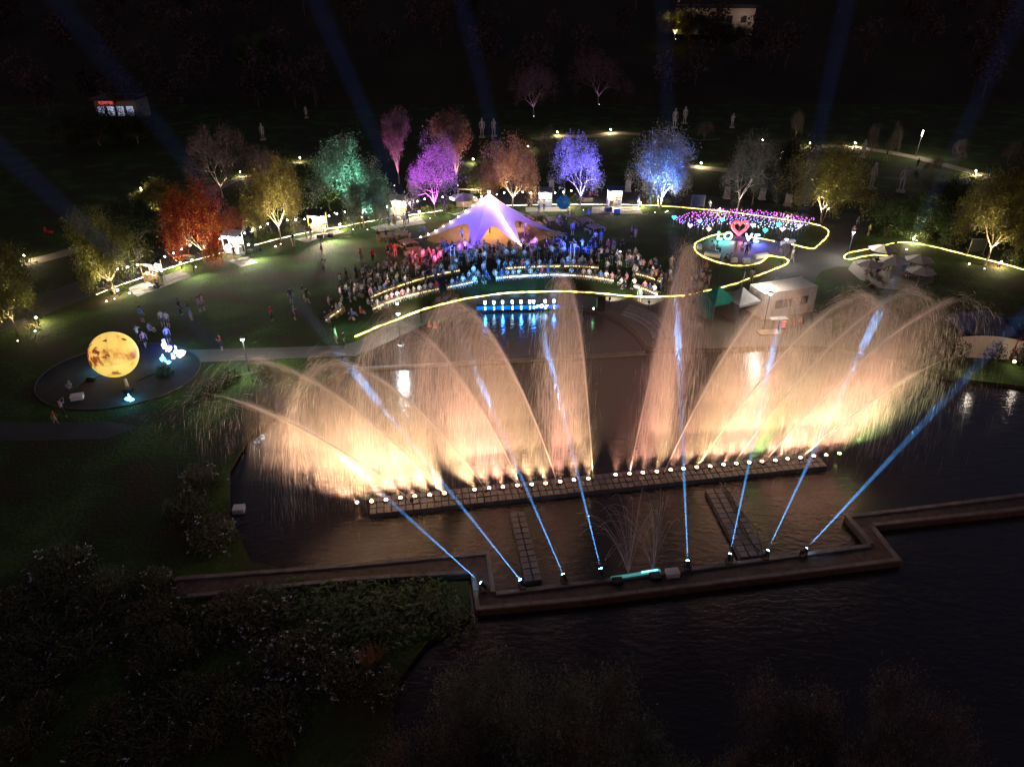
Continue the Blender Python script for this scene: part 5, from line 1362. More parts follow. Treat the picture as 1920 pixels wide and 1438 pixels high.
for k, (cx, sgn) in enumerate(((1.75, 1), (2.2, 0), (2.7, 1))):
    if sgn: pts = [(cx + .16 * math.sin(a * 2) , -.5, .42 - a * .09 + .0) for a in np.linspace(0, 3.2, 16)]
    else: pts = [(cx + .17 * math.cos(a), -.5, .30 + .17 * math.sin(a)) for a in np.linspace(0, 6.28, 18)]
    MB().tube(pts, .022, 5).build('light_curl', wl, t)
# green light box and its ray
q = P(1126, 582)
for (px, py), tg, lab, pw in [((1142, 578), (1160, 505), 'added white audience fill light beside the green light case', 2600), ((1215, 585), (1215, 530), 'added white audience fill light on the paving before the bench end', 1800), ((790, 604), (720, 540), 'added white audience fill light near the traffic cones', 3200)]:  # made-up fill lamps, added only to brighten the spectators
    t = thing('floodlight', lab, 'floodlight', P(px, py), group='added fill lights facing the audience')
    MB().lathe([(.18, 0), (.04, .05), (.03, 1.0)], 8).build('stand', 'dark', t)
    flood(t, (0, 0, 1.1), P(*tg, 1.0), (1, .93, .85), pw, 75, 'statue')
t = thing('green_light_box', 'black flight case with a green ray projector beside the pool', 'stage lights', q)
MB().box((0, 0, .75), (.8, .6, 1.5)).build('case', 'black', t); MB().box((-.42, -.05, .8), (.04, .4, 1.0)).build('side_panel', emat('green_panel', (.02, .25, .06), .5), t)
projector(P(1116, 586, .02), P(700, 613, 1.2), 'green ray projector at the pool edge firing across the jets', (.10, 1, .28), 160000, 1.1, 26, scatter_mat('lit_mist_green', (.8, 1, .85), .012), emat('green_lens', (.3, 1, .4), 40), near=26, group='green projectors')

# ---------------------------------------------------------------- market stalls
def stall(px, py, rz, label, frame, roof, boards, power, w=1.9, h=2.3, slope=.25, goods='cream'):
    p = P(px, py)
    t = thing('market_stall', label, 'stall', p, R(rz), 'market stalls along the promenade')
    d_ = 1.1
    for sx in (-1, 1):
        for sy in (-1, 1):
            MB().box((sx * w / 2, sy * d_ / 2, (h + (slope if sy > 0 else 0)) / 2), (.07, .07, h + (slope if sy > 0 else 0))).build('post', frame, t)
    MB().box((0, -.12, .45), (w - .1, .7, .86)).build('counter_body', boards, t)
    MB().box((0, -.12, .91), (w + .1, .82, .05)).build('counter_top', 'palewood', t)
    for k in range(5):
        MB().box((-w / 2 + w * (k + .5) / 5, -.485, .45), (w / 5 - .03, .02, .8)).build('front_plank', boards, t)
    a = math.atan2(slope, d_)
    r_ = MB().box((0, 0, 0), (w + .3, d_ + .5, .06)).build('roof', roof, t, loc=(0, 0, h + slope / 2 + .05)); r_.rotation_euler = (a, 0, 0)
    MB().box((0, .5, 1.45), (w - .15, .04, .9)).build('back_board', 'panel', t)
    for z in (1.25, 1.65): MB().box((0, .38, z), (w - .2, .22, .03)).build('shelf', 'palewood', t)
    MB().box((0, -.66, h - .16), (w, .04, .3)).build('name_board', boards, t)
    MB().tube([(-w / 2 + .1, -.3, h - .05), (w / 2 - .1, -.3, h - .05)], .035, 6).build('tube_lamp', M['bulb'], t)
    lamp('POINT', t, (0, -.3, h - .25), power, (1, .93, .82), .15); lamp('POINT', t, (0, -.95, h - .5), power * 1.2, (1, .9, .75), .15)
    q = Matrix.Rotation(R(rz), 3, 'Z')
    for k, x in enumerate((-.65, -.2, .25, .65)):
        loc = p + q @ Vector((x, -.2 + .1 * (k % 2), .935))
        o = MB().lathe([(.09, 0), (.11, .12 + .05 * k), (.08, .16 + .05 * k), (.0001, .17 + .05 * k)], 8).build('food_jar', ('cream', 'red', 'white', 'yellow')[k], loc=loc)
        tag(o, f'{("cream", "red", "white", "yellow")[k]} jar on the counter of the {label.split(" stall")[0]} stall', 'jar', 'jars on the stall counters')
    return t
stall(291, 527, -18, 'dark roofed stall on long slab terrace', 'wood', 'dark', 'wood', 330)
stall(441, 474, -15, 'white framed stall beside the red tree', 'white', 'white', 'white', 420, 2.1)
stall(598, 434, -14, 'dark topped yellow post stall', 'yellow', 'dark', 'cream', 330, 2.1)
stall(747, 404, -12, 'cream stall with a queue', 'palewood', 'cream', 'cream', 330, 2.1)
stall(1022, 388, 0, 'grey painted stall behind a chalk board', 'metal', 'metal', 'statue', 200)
stall(1151, 385, 2, 'bright fronted stall with a yellow board', 'white', 'navy_canvas', 'white', 360, 1.9)
tag(MB().box((0, 0, 0), (.5, .04, .7)).build('menu_board', 'yellow', loc=P(1146, 382, 1.5)), 'yellow menu board inside the bright fronted stall', 'board')
for px, py, lab, sz in [(456, 478, 'white tub beside the white framed stall', .5), (470, 474, 'grey crate beside the white framed stall', .6), (485, 470, 'dark crate beside the white framed stall', .6), (612, 443, 'white sack before the dark topped stall', .5), (620, 444, 'black crate before the dark topped stall', .6), (600, 446, 'dark trunk before the dark topped stall', .7),
                        (284, 541, 'white bucket before the dark roofed stall', .5), (294, 540, 'black bag before the dark roofed stall', .5), (1157, 398, 'blue and white cool box before the bright stall', .8), (1140, 396, 'navy cloth bundle before the bright stall', .9), (748, 411, 'white bag below the cream stall counter', .4)]:
    m_ = 'white' if lab.startswith('white') else ('black' if lab.split()[0] in ('black', 'dark') else ('blue_box' if 'blue' in lab else ('navy_canvas' if 'navy' in lab else 'metal')))
    if m_ == 'blue_box' and m_ not in M: M[m_] = mat('blue_plastic', (.05, .25, .7), .5, .1, 3)
    o = MB().box((0, 0, sz * .3), (sz, sz * .7, sz * .6), taper=.92).box((0, 0, sz * .62), (sz * .98, sz * .7, sz * .06)).build('crate', m_, loc=P(px, py, .04), rz=random.uniform(-.4, .4))
    tag(o, lab, 'container')
# parasol bar
def parasol(px, py, h, r, m, label, n=8, group='parasols', tilt=0.0, power=0):
    p = P(px, py, h); p.z = 0
    t = thing('parasol', label, 'parasol', p, random.uniform(0, .5), group)
    MB().lathe([(.035, 0), (.03, h + .1)], 8).build('pole', 'palewood', t)
    MB().lathe([(.32, 0), (.3, .08), (.05, .1)], 12).build('foot', 'kerb', t)
    vs = [(0, 0, h)]
    for k in range(n):
        a = 2 * math.pi * k / n; vs.append((r * math.cos(a), r * math.sin(a), h - r * .34))
    for k in range(n):
        a = 2 * math.pi * (k + .5) / n; vs.append((r * .9 * math.cos(a), r * .9 * math.sin(a), h - r * .36))
    for k in range(n):
        cv = [vs[0], vs[1 + k], vs[1 + n + k], vs[1 + (k + 1) % n]]
        MB().add(cv, [(0, 1, 2), (0, 2, 3)]).build('canopy_panel', m, t)
        MB().tube([vs[0], vs[1 + k]], .014, 4).build('rib', 'palewood', t)
    if power: lamp('POINT', t, (0, -.5, h - .9), power, (1, .82, .5), .15)
    return t
parasol(868, 362, 2.9, 2.0, 'cream', 'large beige parasol over the drinks bar behind the tent', power=420)
q = P(880, 388); t = thing('drinks_bar', 'low lit drinks bar under the beige parasol', 'bar', q, R(-8))
MB().box((0, 0, .5), (3.6, .7, 1.0)).build('counter', 'cream', t); MB().box((0, 0, 1.02), (3.8, .85, .05)).build('counter_top', 'palewood', t)
for sx in (-1.7, 1.7): MB().box((sx, .5, 1.2), (.08, .08, 2.4)).build('post', 'palewood', t)
MB().box((0, .5, 2.36), (3.6, .1, .14)).build('beam', 'palewood', t)
for k in range(5): MB().box((-1.5 + k * .75, -.36, .5), (.68, .025, .9)).build('front_panel', 'palewood', t)
lamp('POINT', t, (.4, -.2, 2.0), 260, (1, .9, .7), .15)
for i, x in enumerate((-1.3, -.7, -.1, .5, 1.1)):
    o = MB().lathe([(.08, 0), (.09, .2), (.03, .3), (.03, .4)], 8).build('bottle', ('white', 'cream', 'yellow', 'statue', 'white')[i], loc=q + Vector((x, -.1 - x * .14, 1.05)))
    tag(o, 'pale bottle standing on the drinks bar', 'bottle', 'bottles on the drinks bar')
for px, py, h, lab in [(1657, 459, 2.5, 'white parasol beside the kerb rope, apart from the tables'), (1632, 487, 2.5, 'white parasol over the full table near the road'), (1678, 480, 2.5, 'white parasol in the middle of the terrace'), (1726, 478, 2.5, 'blue tinged white parasol at the terrace rim'), (1730, 500, 2.5, 'grey white parasol over the far terrace table')]:
    parasol(px, py, h, 1.55, 'cream', lab, 6, 'white parasols on the terrace')
t = parasol(1054, 380, 1.15, 1.05, 'teal', 'teal parasol lying tilted on the slabs', 8)
t.rotation_euler = (R(62), R(18), 0); t.location.z = 1.0
for px, py in [(1632, 512), (1660, 507), (1700, 518), (1728, 517)]:
    p = P(px, py); t = thing('terrace_table', 'round table on the parasol terrace', 'table', p, group='terrace tables')
    MB().lathe([(.0001, .70), (.55, .70), (.55, .74), (.0001, .74)], 16).build('top', 'statue', t); MB().lathe([(.3, 0), (.28, .04), (.05, .06), (.05, .7)], 10).build('pedestal', 'dark', t)
# picnic tables with separate planks
def picnic(px, py, rz, label):
    p = P(px, py); t = thing('picnic_table', label, 'table', p, R(rz), 'square picnic tables on the lawn')
    for k in range(6): MB().box((-.75 + .3 * k, 0, .72), (.285, 1.75, .05)).build('top_plank', 'palewood', t)
    for sx in (-1, 1):
        for sy in (-1, 1): MB().box((sx * .6, sy * .6, .35), (.09, .09, .69)).build('leg', 'wood', t)
        MB().box((sx * 1.15, 0, .42), (.32, 1.5, .05)).build('bench_board', 'palewood', t)
        for sy in (-.6, .6): MB().box((sx * 1.15, sy, .2), (.26, .07, .39)).build('bench_leg', 'wood', t)
for px, py, rz, lab in [(728, 451, 10, 'wooden picnic table two people stand at'), (764, 463, 40, 'wooden picnic table turned cornerwise near the left crowd'), (778, 479, 15, 'wooden picnic table at the edge of the red light'), (796, 486, 30, 'dim picnic table beside violet light'), (1008, 411, 35, 'olive wooden picnic table behind the tent rope'), (1004, 430, 20, 'picnic table just behind the tent leg'),
                        (1042, 449, 25, 'pinkish picnic table before the tent rope'), (1037, 420, 10, 'picnic table with blue lit guests'), (1095, 421, 20, 'picnic table in blue shadow'), (1115, 434, 30, 'picnic table beside the blue lit pair'), (752, 447, 5, 'small picnic table with a violet lit pair'), (972, 442, 15, 'picnic table beneath the tent edge')]:
    picnic(px, py, rz, lab)
# slatted benches, frames, boards
def park_bench(px, py, rz, lab):
    t = thing('park_bench', lab, 'bench', P(px, py), R(rz), 'park benches')
    for k in range(3): MB().box((0, -.15 + .15 * k, .44), (1.7, .12, .04)).build('seat_slat', 'palewood', t)
    for k in range(2): MB().box((0, .25 + .02 * k, .62 + .16 * k), (1.7, .03, .11)).build('back_slat', 'palewood', t)
    for sx in (-.7, .7):
        MB().box((sx, -.15, .21), (.06, .06, .42)).build('leg', 'dark', t); MB().box((sx, .25, .42), (.06, .06, .84)).build('leg', 'dark', t)
park_bench(354, 492, -18, 'slatted bench beside the red tree and a bollard'); park_bench(1101, 383, 0, 'slatted bench left of the bright stall'); park_bench(205, 549, -20, 'shadowed bench beside the yellow green tree')
for px, py, lab in [(1307, 392, 'empty white banner frame by the promenade'), (1828, 478, 'dark banner frame beside the right kerb rope')]:
    t = thing('banner_frame', lab, 'banner frame', P(px, py), group='banner frames')
    for sx in (-.95, .95): MB().box((sx, 0, 1.0), (.05, .05, 2.0)).build('post', 'metal', t); MB().box((sx, 0, .03), (.07, .8, .05)).build('foot', 'metal', t)
    MB().box((0, 0, 1.98), (1.85, .04, .04)).build('top_bar', 'metal', t); MB().box((0, .01, 1.15), (1.82, .015, 1.55)).build('banner_sheet', 'navy_canvas' if px < 1500 else 'black', t)
t = thing('chalk_board', 'folding black chalk board beside the grey stall', 'sign', P(993, 386)); 
for s in (-1, 1):
    o = MB().box((0, 0, .5), (.7, .03, 1.0)).build('panel', 'black', t, loc=(0, s * .18, 0)); o.rotation_euler = (R(12) * s, 0, 0)
    for sx in (-.36, .36): o = MB().box((sx, 0, .5), (.04, .05, 1.05)).build('frame_rail', 'palewood', t, loc=(0, s * .2, 0)); o.rotation_euler = (R(12) * s, 0, 0)
t = thing('floor_fan', 'blue lit standing fan beside the cream lit tree', 'fan', P(1219, 388))
MB().lathe([(.2, 0), (.2, .04), (.03, .06), (.025, 3.2)], 10).build('stand', mat('blue_fan', (.08, .2, .7), .5, .1, 3), t); MB().ball((0, 0, 1.5), .35, 12, 6, s=(1, .4, .7)).build('basin', 'teal', t); MB().ball((0, 0, 2.8), .2, 10, 6, s=(1, .5, 1)).build('head', 'teal', t)
# scooters
def scooter(px, py, rz, lab, col):
    p = P(px, py); t = thing('scooter', lab, 'scooter', p, R(rz), 'scooters')
    for x in (-.6, .6):
        w_ = MB().tube([(x, -.05, .25), (x, .05, .25)], .25, 14).build('wheel', 'black', t); MB().tube([(x, -.055, .25), (x, .055, .25)], .13, 10).build('rim', 'metal', w_)
    MB().box((-.38, 0, .5), (.75, .26, .3), taper=.8).build('rear_body', col, t); MB().box((.1, 0, .27), (.6, .28, .08)).build('floor_board', 'black', t)
    MB().box((.48, 0, .6), (.1, .36, .6), taper=.75).build('leg_shield', col, t); MB().box((-.35, 0, .70), (.7, .26, .1)).build('saddle', 'black', t)
    MB().tube([(.58, 0, .3), (.45, 0, 1.0)], .03, 6).build('steering_column', 'metal', t); MB().tube([(.42, -.33, 1.02), (.42, .33, 1.02)], .022, 6).build('handlebar', 'black', t); MB().ball((.55, 0, .86), .08, 8, 6).build('headlight', 'statue', t)
    return p
p = scooter(1113, 369, -15, 'red and white scooter being ridden along the promenade', 'red')
person(Vector((p.x - .25, p.y, 0)), 'ride', 'white', '', 'people around the park', face=75, z=.27, label='person in white shirt riding the red scooter')
scooter(93, 441, 160, 'red and white scooter parked in the dark grove', 'red')
person(P(1058, 374), 'walk', 'violet', 'on the promenade behind the grey stall', 'people around the park', face=-70)

# ---------------------------------------------------------------- LOVE letters, hearts and the field of light stems
def letter(ch, px, py, hgt, m, lab, col, pw):
    c = bpy.data.curves.new('letter', 'FONT'); c.body = ch; c.size = hgt * 1.42; c.extrude = .09; c.bevel_depth = .012; c.offset = .012; c.align_x = 'CENTER'
    o = bpy.data.objects.new('tmp', c); COL.objects.link(o); dg = bpy.context.evaluated_depsgraph_get()
    me = bpy.data.meshes.new_from_object(o.evaluated_get(dg)); bpy.data.objects.remove(o)
    me.materials.clear(); me.materials.append(m)
    t = thing('light_letter', lab, 'letter', P(px, py), group='glowing letters of the love sign')
    a = link('letter_face', me, t, (0, 0, .12)); a.rotation_euler = (R(90), 0, 0)
    MB().box((0, 0, .06), (hgt * .8, .35, .12)).build('letter_base', 'black', t)
    lamp('POINT', t, (0, -.6, .7), pw, col, .2)
letter('L', 1348, 451, 1.05, emat('cyan_white', (.35, 1.0, .95), 3.0, True), 'glowing cyan letter L on the plaza', (.1, .9, .9), 260)
letter('O', 1364, 451, 1.0, emat('cyan_white2', (.38, 1.0, .93), 3.0, True), 'glowing cyan letter O beside the heart', (.1, .9, .8), 220)
letter('V', 1402, 454, 1.0, emat('blue_white', (.5, .82, 1.0), 3.0, True), 'glowing blue white letter V beside the heart', (.12, .18, 1), 320)
letter('E', 1417, 456, 1.05, emat('blue_white2', (.5, .84, 1.0), 3.0, True), 'glowing blue white letter E at the sign end', (.06, .10, 1), 520)
def heart_pts(s, n=40):
    return [(s * .0625 * 16 * math.sin(a) ** 3, 0, s * .0625 * (13 * math.cos(a) - 5 * math.cos(2 * a) - 2 * math.cos(3 * a) - math.cos(4 * a))) for a in np.linspace(0, 2 * math.pi, n)]
t = thing('neon_heart', 'large red neon heart standing between the letters', 'heart sign', P(1383, 452))
rn = emat('red_neon', (1, .09, .08), 2.6, True)
MB().tube([Vector(q) + Vector((0, 0, 1.75)) for q in heart_pts(1.05)], .13, 8).build('outer_tube', rn, t, True)
MB().tube([Vector(q) + Vector((0, .02, 1.75)) for q in heart_pts(.78)], .06, 6).build('inner_tube', rn, t, True)
MB().box((0, .1, .35), (1.0, .5, .7)).build('stand', 'dark', t); MB().box((0, .15, 1.5), (.1, .1, 2.4)).build('mast', 'dark', t)
lamp('POINT', t, (0, -.8, .9), 240, (1, .04, .22), .2)
HC = {'green': (.05, .85, .45), 'violet': (.55, .35, 1.0), 'blue': (.20, .50, 1.0), 'cyan': (.10, .75, 1.0), 'coral': (1, .32, .28), 'lime': (.55, .9, .5), 'teal': (.05, .80, .70), 'pink': (1, .32, .55)}
heart_prof = [(q[0], q[2]) for q in heart_pts(1, 28)[:-1]]
HW = {'green': 'alone on the dark lawn', 'violet': 'low in the light field', 'blue': 'beside the cyan one', 'cyan': 'below a bollard', 'coral': 'behind the letter L', 'lime': 'right of the neon heart', 'teal': 'behind the letter E', 'pink': 'behind the plaza lamp'}
for px, py, c in [(1264, 408, 'green'), (1294, 423.5, 'violet'), (1312, 415, 'blue'), (1354, 412, 'cyan'), (1329, 430, 'coral'), (1412, 422.5, 'lime'), (1435, 432.5, 'teal'), (1460, 421, 'cyan2'), (1467, 430, 'pink'), (1499, 424, 'violet2')]:
    k = c.rstrip('2'); p = P(px, py, 1.3); p.z = 0
    t = thing('heart_lamp', f'glowing {k} heart lamp ' + (HW[k] if c == k else ('between two bollards' if k == 'cyan' else 'at the kerb end of the field')), 'heart lamp', p, group='heart lamps in the light field')
    MB().lathe([(.03, 0), (.02, 1.0)], 6).build('stem', 'metal', t)
    vs = [(x * .30, -.10, z * .30 + 1.3) for x, z in heart_prof]; vb = [(x * .30, .10, z * .30 + 1.3) for x, z in heart_prof]; nh = len(vs)
    front = (0, -.2, 1.3); back = (0, .2, 1.3)
    o = MB().add(vs + vb + [front, back], [(i, (i + 1) % nh, 2 * nh) for i in range(nh)] + [(nh + (i + 1) % nh, nh + i, 2 * nh + 1) for i in range(nh)] + [(i, nh + i, nh + (i + 1) % nh, (i + 1) % nh) for i in range(nh)]).build('heart', M.setdefault('heart_' + k, emat('heart_' + k, HC[k], 3.2, True)), t, True)
FIELD = [(1256, 424), (1300, 409), (1352, 404), (1420, 407), (1480, 415), (1528, 424), (1512, 434), (1484, 447), (1440, 442), (1420, 441), (1390, 434), (1345, 434), (1318, 443), (1300, 438), (1280, 434)]
def inside(x, y, poly):
    c = False; j = len(poly) - 1
    for i in range(len(poly)):
        xi, yi = poly[i]; xj, yj = poly[j]
        if (yi > y) != (yj > y) and x < (xj - xi) * (y - yi) / (yj - yi) + xi: c = not c
        j = i
    return c
STEMC = {'magenta': (.75, .12, .85), 'violet': (.42, .25, 1.0), 'blue': (.30, .45, 1.0), 'white': (.75, .85, 1.0)}
stem_me = {}
for k, c in STEMC.items():
    stem_me[k] = MB().tube([(0, 0, 0), (0, 0, .92)], .012, 4).ball((0, 0, .98), .065, 6, 4, 1).mesh('field_lamp', ['metal', emat('stem_' + k, c, 3.8)])
fp = [P(*q) for q in FIELD]; fpoly = [(q.x, q.y) for q in fp]
x0, x1 = min(q[0] for q in fpoly), max(q[0] for q in fpoly); y0, y1 = min(q[1] for q in fpoly), max(q[1] for q in fpoly)
cand = []
gs = .56
yy = y0; row = 0
while yy < y1:
    xx = x0 + (gs / 2 if row % 2 else 0)
    while xx < x1:
        a, b_ = xx + random.uniform(-.22, .22), yy + random.uniform(-.22, .22)
        if inside(a, b_, fpoly): cand.append((a, b_))
        xx += gs
    yy += gs; row += 1
random.shuffle(cand); rest = cand[300:]; cand = cand[:300]
for a, b_ in cand:
    f_ = (b_ - y0) / (y1 - y0) + random.uniform(-.22, .22) + (abs(a - (x0 + x1) / 2) / (x1 - x0)) * .35
    k = 'white' if f_ < .22 else ('blue' if f_ < .42 else ('violet' if f_ < .68 else 'magenta'))
    o = link('field_lamp', stem_me[k], None, (a, b_, 0)); o.rotation_euler = (random.uniform(-.06, .06), random.uniform(-.06, .06), 0)
    tag(o, f'thin stem lamp with a {k} glowing tip in the light field', 'lamp', f'{k} stem lamps in the light field')
ru = {k: MB() for k in STEMC}
for a, b_ in rest:
    f_ = (b_ - y0) / (y1 - y0) + random.uniform(-.22, .22) + (abs(a - (x0 + x1) / 2) / (x1 - x0)) * .35
    k = 'white' if f_ < .22 else ('blue' if f_ < .42 else ('violet' if f_ < .68 else 'magenta'))
    ru[k].tube([(a, b_, 0), (a, b_, .92)], .012, 4).ball((a, b_, .98), .065, 6, 4, 1)
allm = MB(); 
for i, k in enumerate(STEMC):
    o_ = len(allm.v); allm.v += ru[k].v; allm.f += [tuple(j + o_ for j in f) for f in ru[k].f]; allm.m += [0 if m_ == 0 else i + 1 for m_ in ru[k].m]
print('STEMS', len(rest))
tag(allm.build('field_lamps', [M['metal']] + [stem_me[k].materials[1] for k in STEMC]), 'remaining stem lamps filling the light field', kind='stuff')
fc = P(1395, 425)
for dx, dy, col in ((-8, 1, (.5, .12, .9)), (0, 1, (.4, .2, 1)), (8, -1, (.6, .12, .8))):
    pass
for px, py, w, rz, lab in [(1335, 481, 1.9, -25, 'long white block seat with a seated pair'), (1376, 491, .75, 0, 'small white cube seat near the grass edge'), (1399, 492, .85, 5, 'larger white cube seat near the grass edge'), (1427, 483, 1.9, 22, 'long white block seat tilted towards the entrance'), (1478, 456, 1.6, -4, 'long white block seat behind the plaza lamp'), (1311, 466, 1.0, 80, 'white block seat at the plaza tip')]:
    o = MB().box((0, 0, .22), (w, .6, .44), taper=.97).build('block_seat', 'white', loc=P(px, py), rz=R(rz))
    bv = o.modifiers.new('bevel', 'BEVEL'); bv.width = .03; bv.segments = 2
    tag(o, lab, 'seat', 'white block seats')

# ---------------------------------------------------------------- container, gazebos, marquee
A = P(1427, 600); B = P(1522, 584)
u = (B - A).normalized(); rz = math.atan2(u.y, u.x); Lc = 6.06; Wc, Hc = 2.44, 2.75
con = thing('container_cabin', 'white corrugated container cabin with a strip of windows', 'container', A, rz)
M['cwhite'] = mat('container_paint', (.62, .58, .54), .55, .12, 1.2, .05)
def corrug(x0, x1, n, depth, z0, z1, axis, pos, name, skip=None):
    vs = []; fs = []; pr = []
    for k in range(n):
        s = (x1 - x0) / n; a = x0 + k * s
        pr += [(a, 0), (a + s * .3, 0), (a + s * .5, depth), (a + s * .8, depth)]
    pr.append((x1, 0))
    for a, d_ in pr:
        for z in (z0, z1): vs.append((a, pos - d_, z) if axis == 'x' else ((pos - d_, a, z) if axis == 'y' else (a, z, pos + d_)))
    fs = [(2 * i, 2 * i + 2, 2 * i + 3, 2 * i + 1) for i in range(len(pr) - 1)]
    return MB().add(vs, fs).build(name, 'cwhite', con)
corrug(0, Lc, 20, .10, .1, .95, 'x', 0, 'front_wall'); corrug(0, Lc, 20, .10, 1.95, Hc, 'x', 0, 'front_wall'); corrug(0, 1.3, 4, .10, .951, 1.949, 'x', 0, 'front_wall'); corrug(5.3, Lc, 3, .10, .951, 1.949, 'x', 0, 'front_wall')
corrug(0, Lc, 20, .10, .1, Hc, 'x', Wc, 'back_wall'); corrug(0, Wc, 8, .10, .1, Hc, 'y', 0, 'side_wall'); corrug(0, Wc, 10, -.05, .1, Hc, 'y', Lc, 'side_wall')
corrug(0, Lc, 20, .10, 0, Wc, 'z', Hc, 'roof')
for x in (0, Lc):
    for y in (0, Wc): MB().box((x, y, Hc / 2 + .05), (.14, .14, Hc + .1)).build('corner_post', 'cwhite', con)
for y in (-.02, Wc + .02):
    MB().box((Lc / 2, y, Hc + .03), (Lc - .15, .1, .12)).build('top_rail', 'cwhite', con); MB().box((Lc / 2, y, .1), (Lc - .15, .1, .16)).build('bottom_rail', 'cwhite', con)
for k in range(4):
    w_ = MB().box((1.8 + k, .03, 1.45), (.98, .05, .98)).build('window', 'metal', con)
    MB().box((1.8 + k, -.005, 1.45), (.84, .02, .84)).build('pane', 'glass' if k != 2 else 'statue', w_)
MB().box((3.3, -.06, 2.02), (4.2, .12, .05)).build('window_hood', 'cwhite', con); MB().box((3.3, -.08, .9), (4.2, .16, .06)).build('window_sill', 'cwhite', con)
dr = MB().box((-.02, 1.25, 1.15), (.06, .9, 2.0)).build('door', 'cwhite', con); MB().box((-.06, 1.25, 1.55), (.02, .6, .6)).build('door_pane', 'glass', dr)
lamp('POINT', con, (.4, Wc * .4, Hc + .9), 380, (1, .93, .82), .15)
MB().box((.3, Wc * .3, Hc + .12), (.3, .2, .2)).build('roof_lamp', M['bulb'], con)
def gazebo(px, py, rz, m, wall, lab, s=3.0):
    t = thing('gazebo', lab, 'gazebo', P(px, py), R(rz), 'pop up gazebos beside the container')
    h = 2.0
    for sx in (-1, 1):
        for sy in (-1, 1): MB().box((sx * s / 2, sy * s / 2, h / 2), (.05, .05, h)).build('leg', 'metal', t)
    cs_ = [(-s / 2, -s / 2), (s / 2, -s / 2), (s / 2, s / 2), (-s / 2, s / 2)]
    for k in range(4):
        a, b_ = cs_[k], cs_[(k + 1) % 4]; vs = []; fs = []; n_ = 6
        for i in range(n_ + 1):
            f_ = i / n_; zz = h + 1.15 * f_ ** 1.5
            vs += [(a[0] * (1 - f_), a[1] * (1 - f_), zz), (b_[0] * (1 - f_), b_[1] * (1 - f_), zz)]
        fs = [(2 * i, 2 * i + 1, 2 * i + 3, 2 * i + 2) for i in range(n_)]
        MB().add(vs, fs).build('roof_panel', m if k in (3, 0) or m != 'green_canvas' else 'green_canvas', t, True)
        mx_, my_ = (a[0] + b_[0]) / 2, (a[1] + b_[1]) / 2
        MB().box((mx_, my_, h - .12), (s if abs(my_) > .1 else .02, s if abs(mx_) > .1 else .02, .25)).build('valance', m, t)
    MB().box((-s / 2 - .0, 0, h / 2 - .1), (.02, s * .96, h - .25)).build('side_wall', wall, t)
    return t
gazebo(1340, 590, 24, 'green_canvas', 'green_canvas', 'pop up gazebo with a dark green roof and green side wall', 2.9)
gazebo(1384, 592, 24, 'grey_canvas', 'grey_canvas', 'pop up gazebo with a grey roof beside the container', 2.9)
q = P(1300, 612); tag(MB().box((0, 0, .1), (1.6, .9, .2)).box((-.2, 0, .35), (.9, .6, .3)).build('equipment_case', 'stone', loc=q, rz=.3), 'pale equipment case on the pavement beside the green gazebo', 'case')
t = thing('control_cabinet', 'white control cabinet with red lit marks', 'cabinet', P(1464, 616), R(8))
MB().box((0, 0, .55), (.75, .5, 1.1)).build('body', 'black', t); MB().box((0, 0, 1.12), (.85, .6, .06)).build('lid', 'white', t)
for k in range(3): MB().box((.05, -.26, .85 - .26 * k), (.34, .02, .07)).build('red_mark', emat('red_led', (1, .06, .05), 6), t); 
t = thing('control_cabinet', 'grey control cabinet beside the red lit one', 'cabinet', P(1449, 615), R(8)); MB().box((0, 0, .5), (.8, .5, 1.0)).build('body', 'metal', t); MB().box((0, 0, 1.02), (.88, .58, .05)).build('lid', 'white', t)
q = P(1440, 625); tag(MB().box((0, 0, .08), (2.0, 1.0, .16)).build('wooden_pallet', 'palewood', loc=q, rz=.1), 'pale wooden platform at the container lamp foot', 'platform')
for px, py, lab in [(805, 612, 'orange traffic cone behind the arching jets'), (816, 614, 'second orange traffic cone behind the arching jets'), (1487, 606, 'orange traffic cone below the container windows'), (1500, 606, 'orange traffic cone at the container corner')]:
    tag(MB().box((0, 0, .02), (.4, .4, .04)).lathe([(.15, .04), (.10, .35), (.03, .75)], 12).build('traffic_cone', 'orange', loc=P(px, py, .01)), lab, 'traffic cone', 'traffic cones')
def marquee(px, py, rz, lab, w=5.5, d_=4.0, h=2.3):
    t = thing('marquee', lab, 'marquee', P(px, py), R(rz), 'white marquees')
    n_ = 8; vs = []; fs = []
    for i in range(n_ + 1):
        x = -w / 2 + w * i / n_; b_ = .25 * math.sin(math.pi * i / n_)
        vs += [(x, -d_ / 2, 0), (x, -d_ / 2 - .05, h + b_ - .3)]
    fs = [(2 * i, 2 * i + 2, 2 * i + 3, 2 * i + 1) for i in range(n_)]
    MB().add(vs, fs).build('front_wall', 'cream', t, True)
    pk = (0, 0, h + 1.5); c_ = [(-w / 2, -d_ / 2, h), (w / 2, -d_ / 2, h), (w / 2, d_ / 2, h), (-w / 2, d_ / 2, h)]
    for k in range(4): MB().add([c_[k], c_[(k + 1) % 4], pk], [(0, 1, 2)]).build('roof_panel', 'navy_canvas', t)
    for sx in (-w / 2, w / 2): MB().box((sx, -d_ / 2, h / 2), (.07, .07, h)).build('pole', 'red', t)
marquee(1826, 652, -8, 'white walled marquee with a dark roof behind leafy shrubs', 5.0)
marquee(1926, 660, -8, 'white walled marquee at the red striped pole', 4.6)
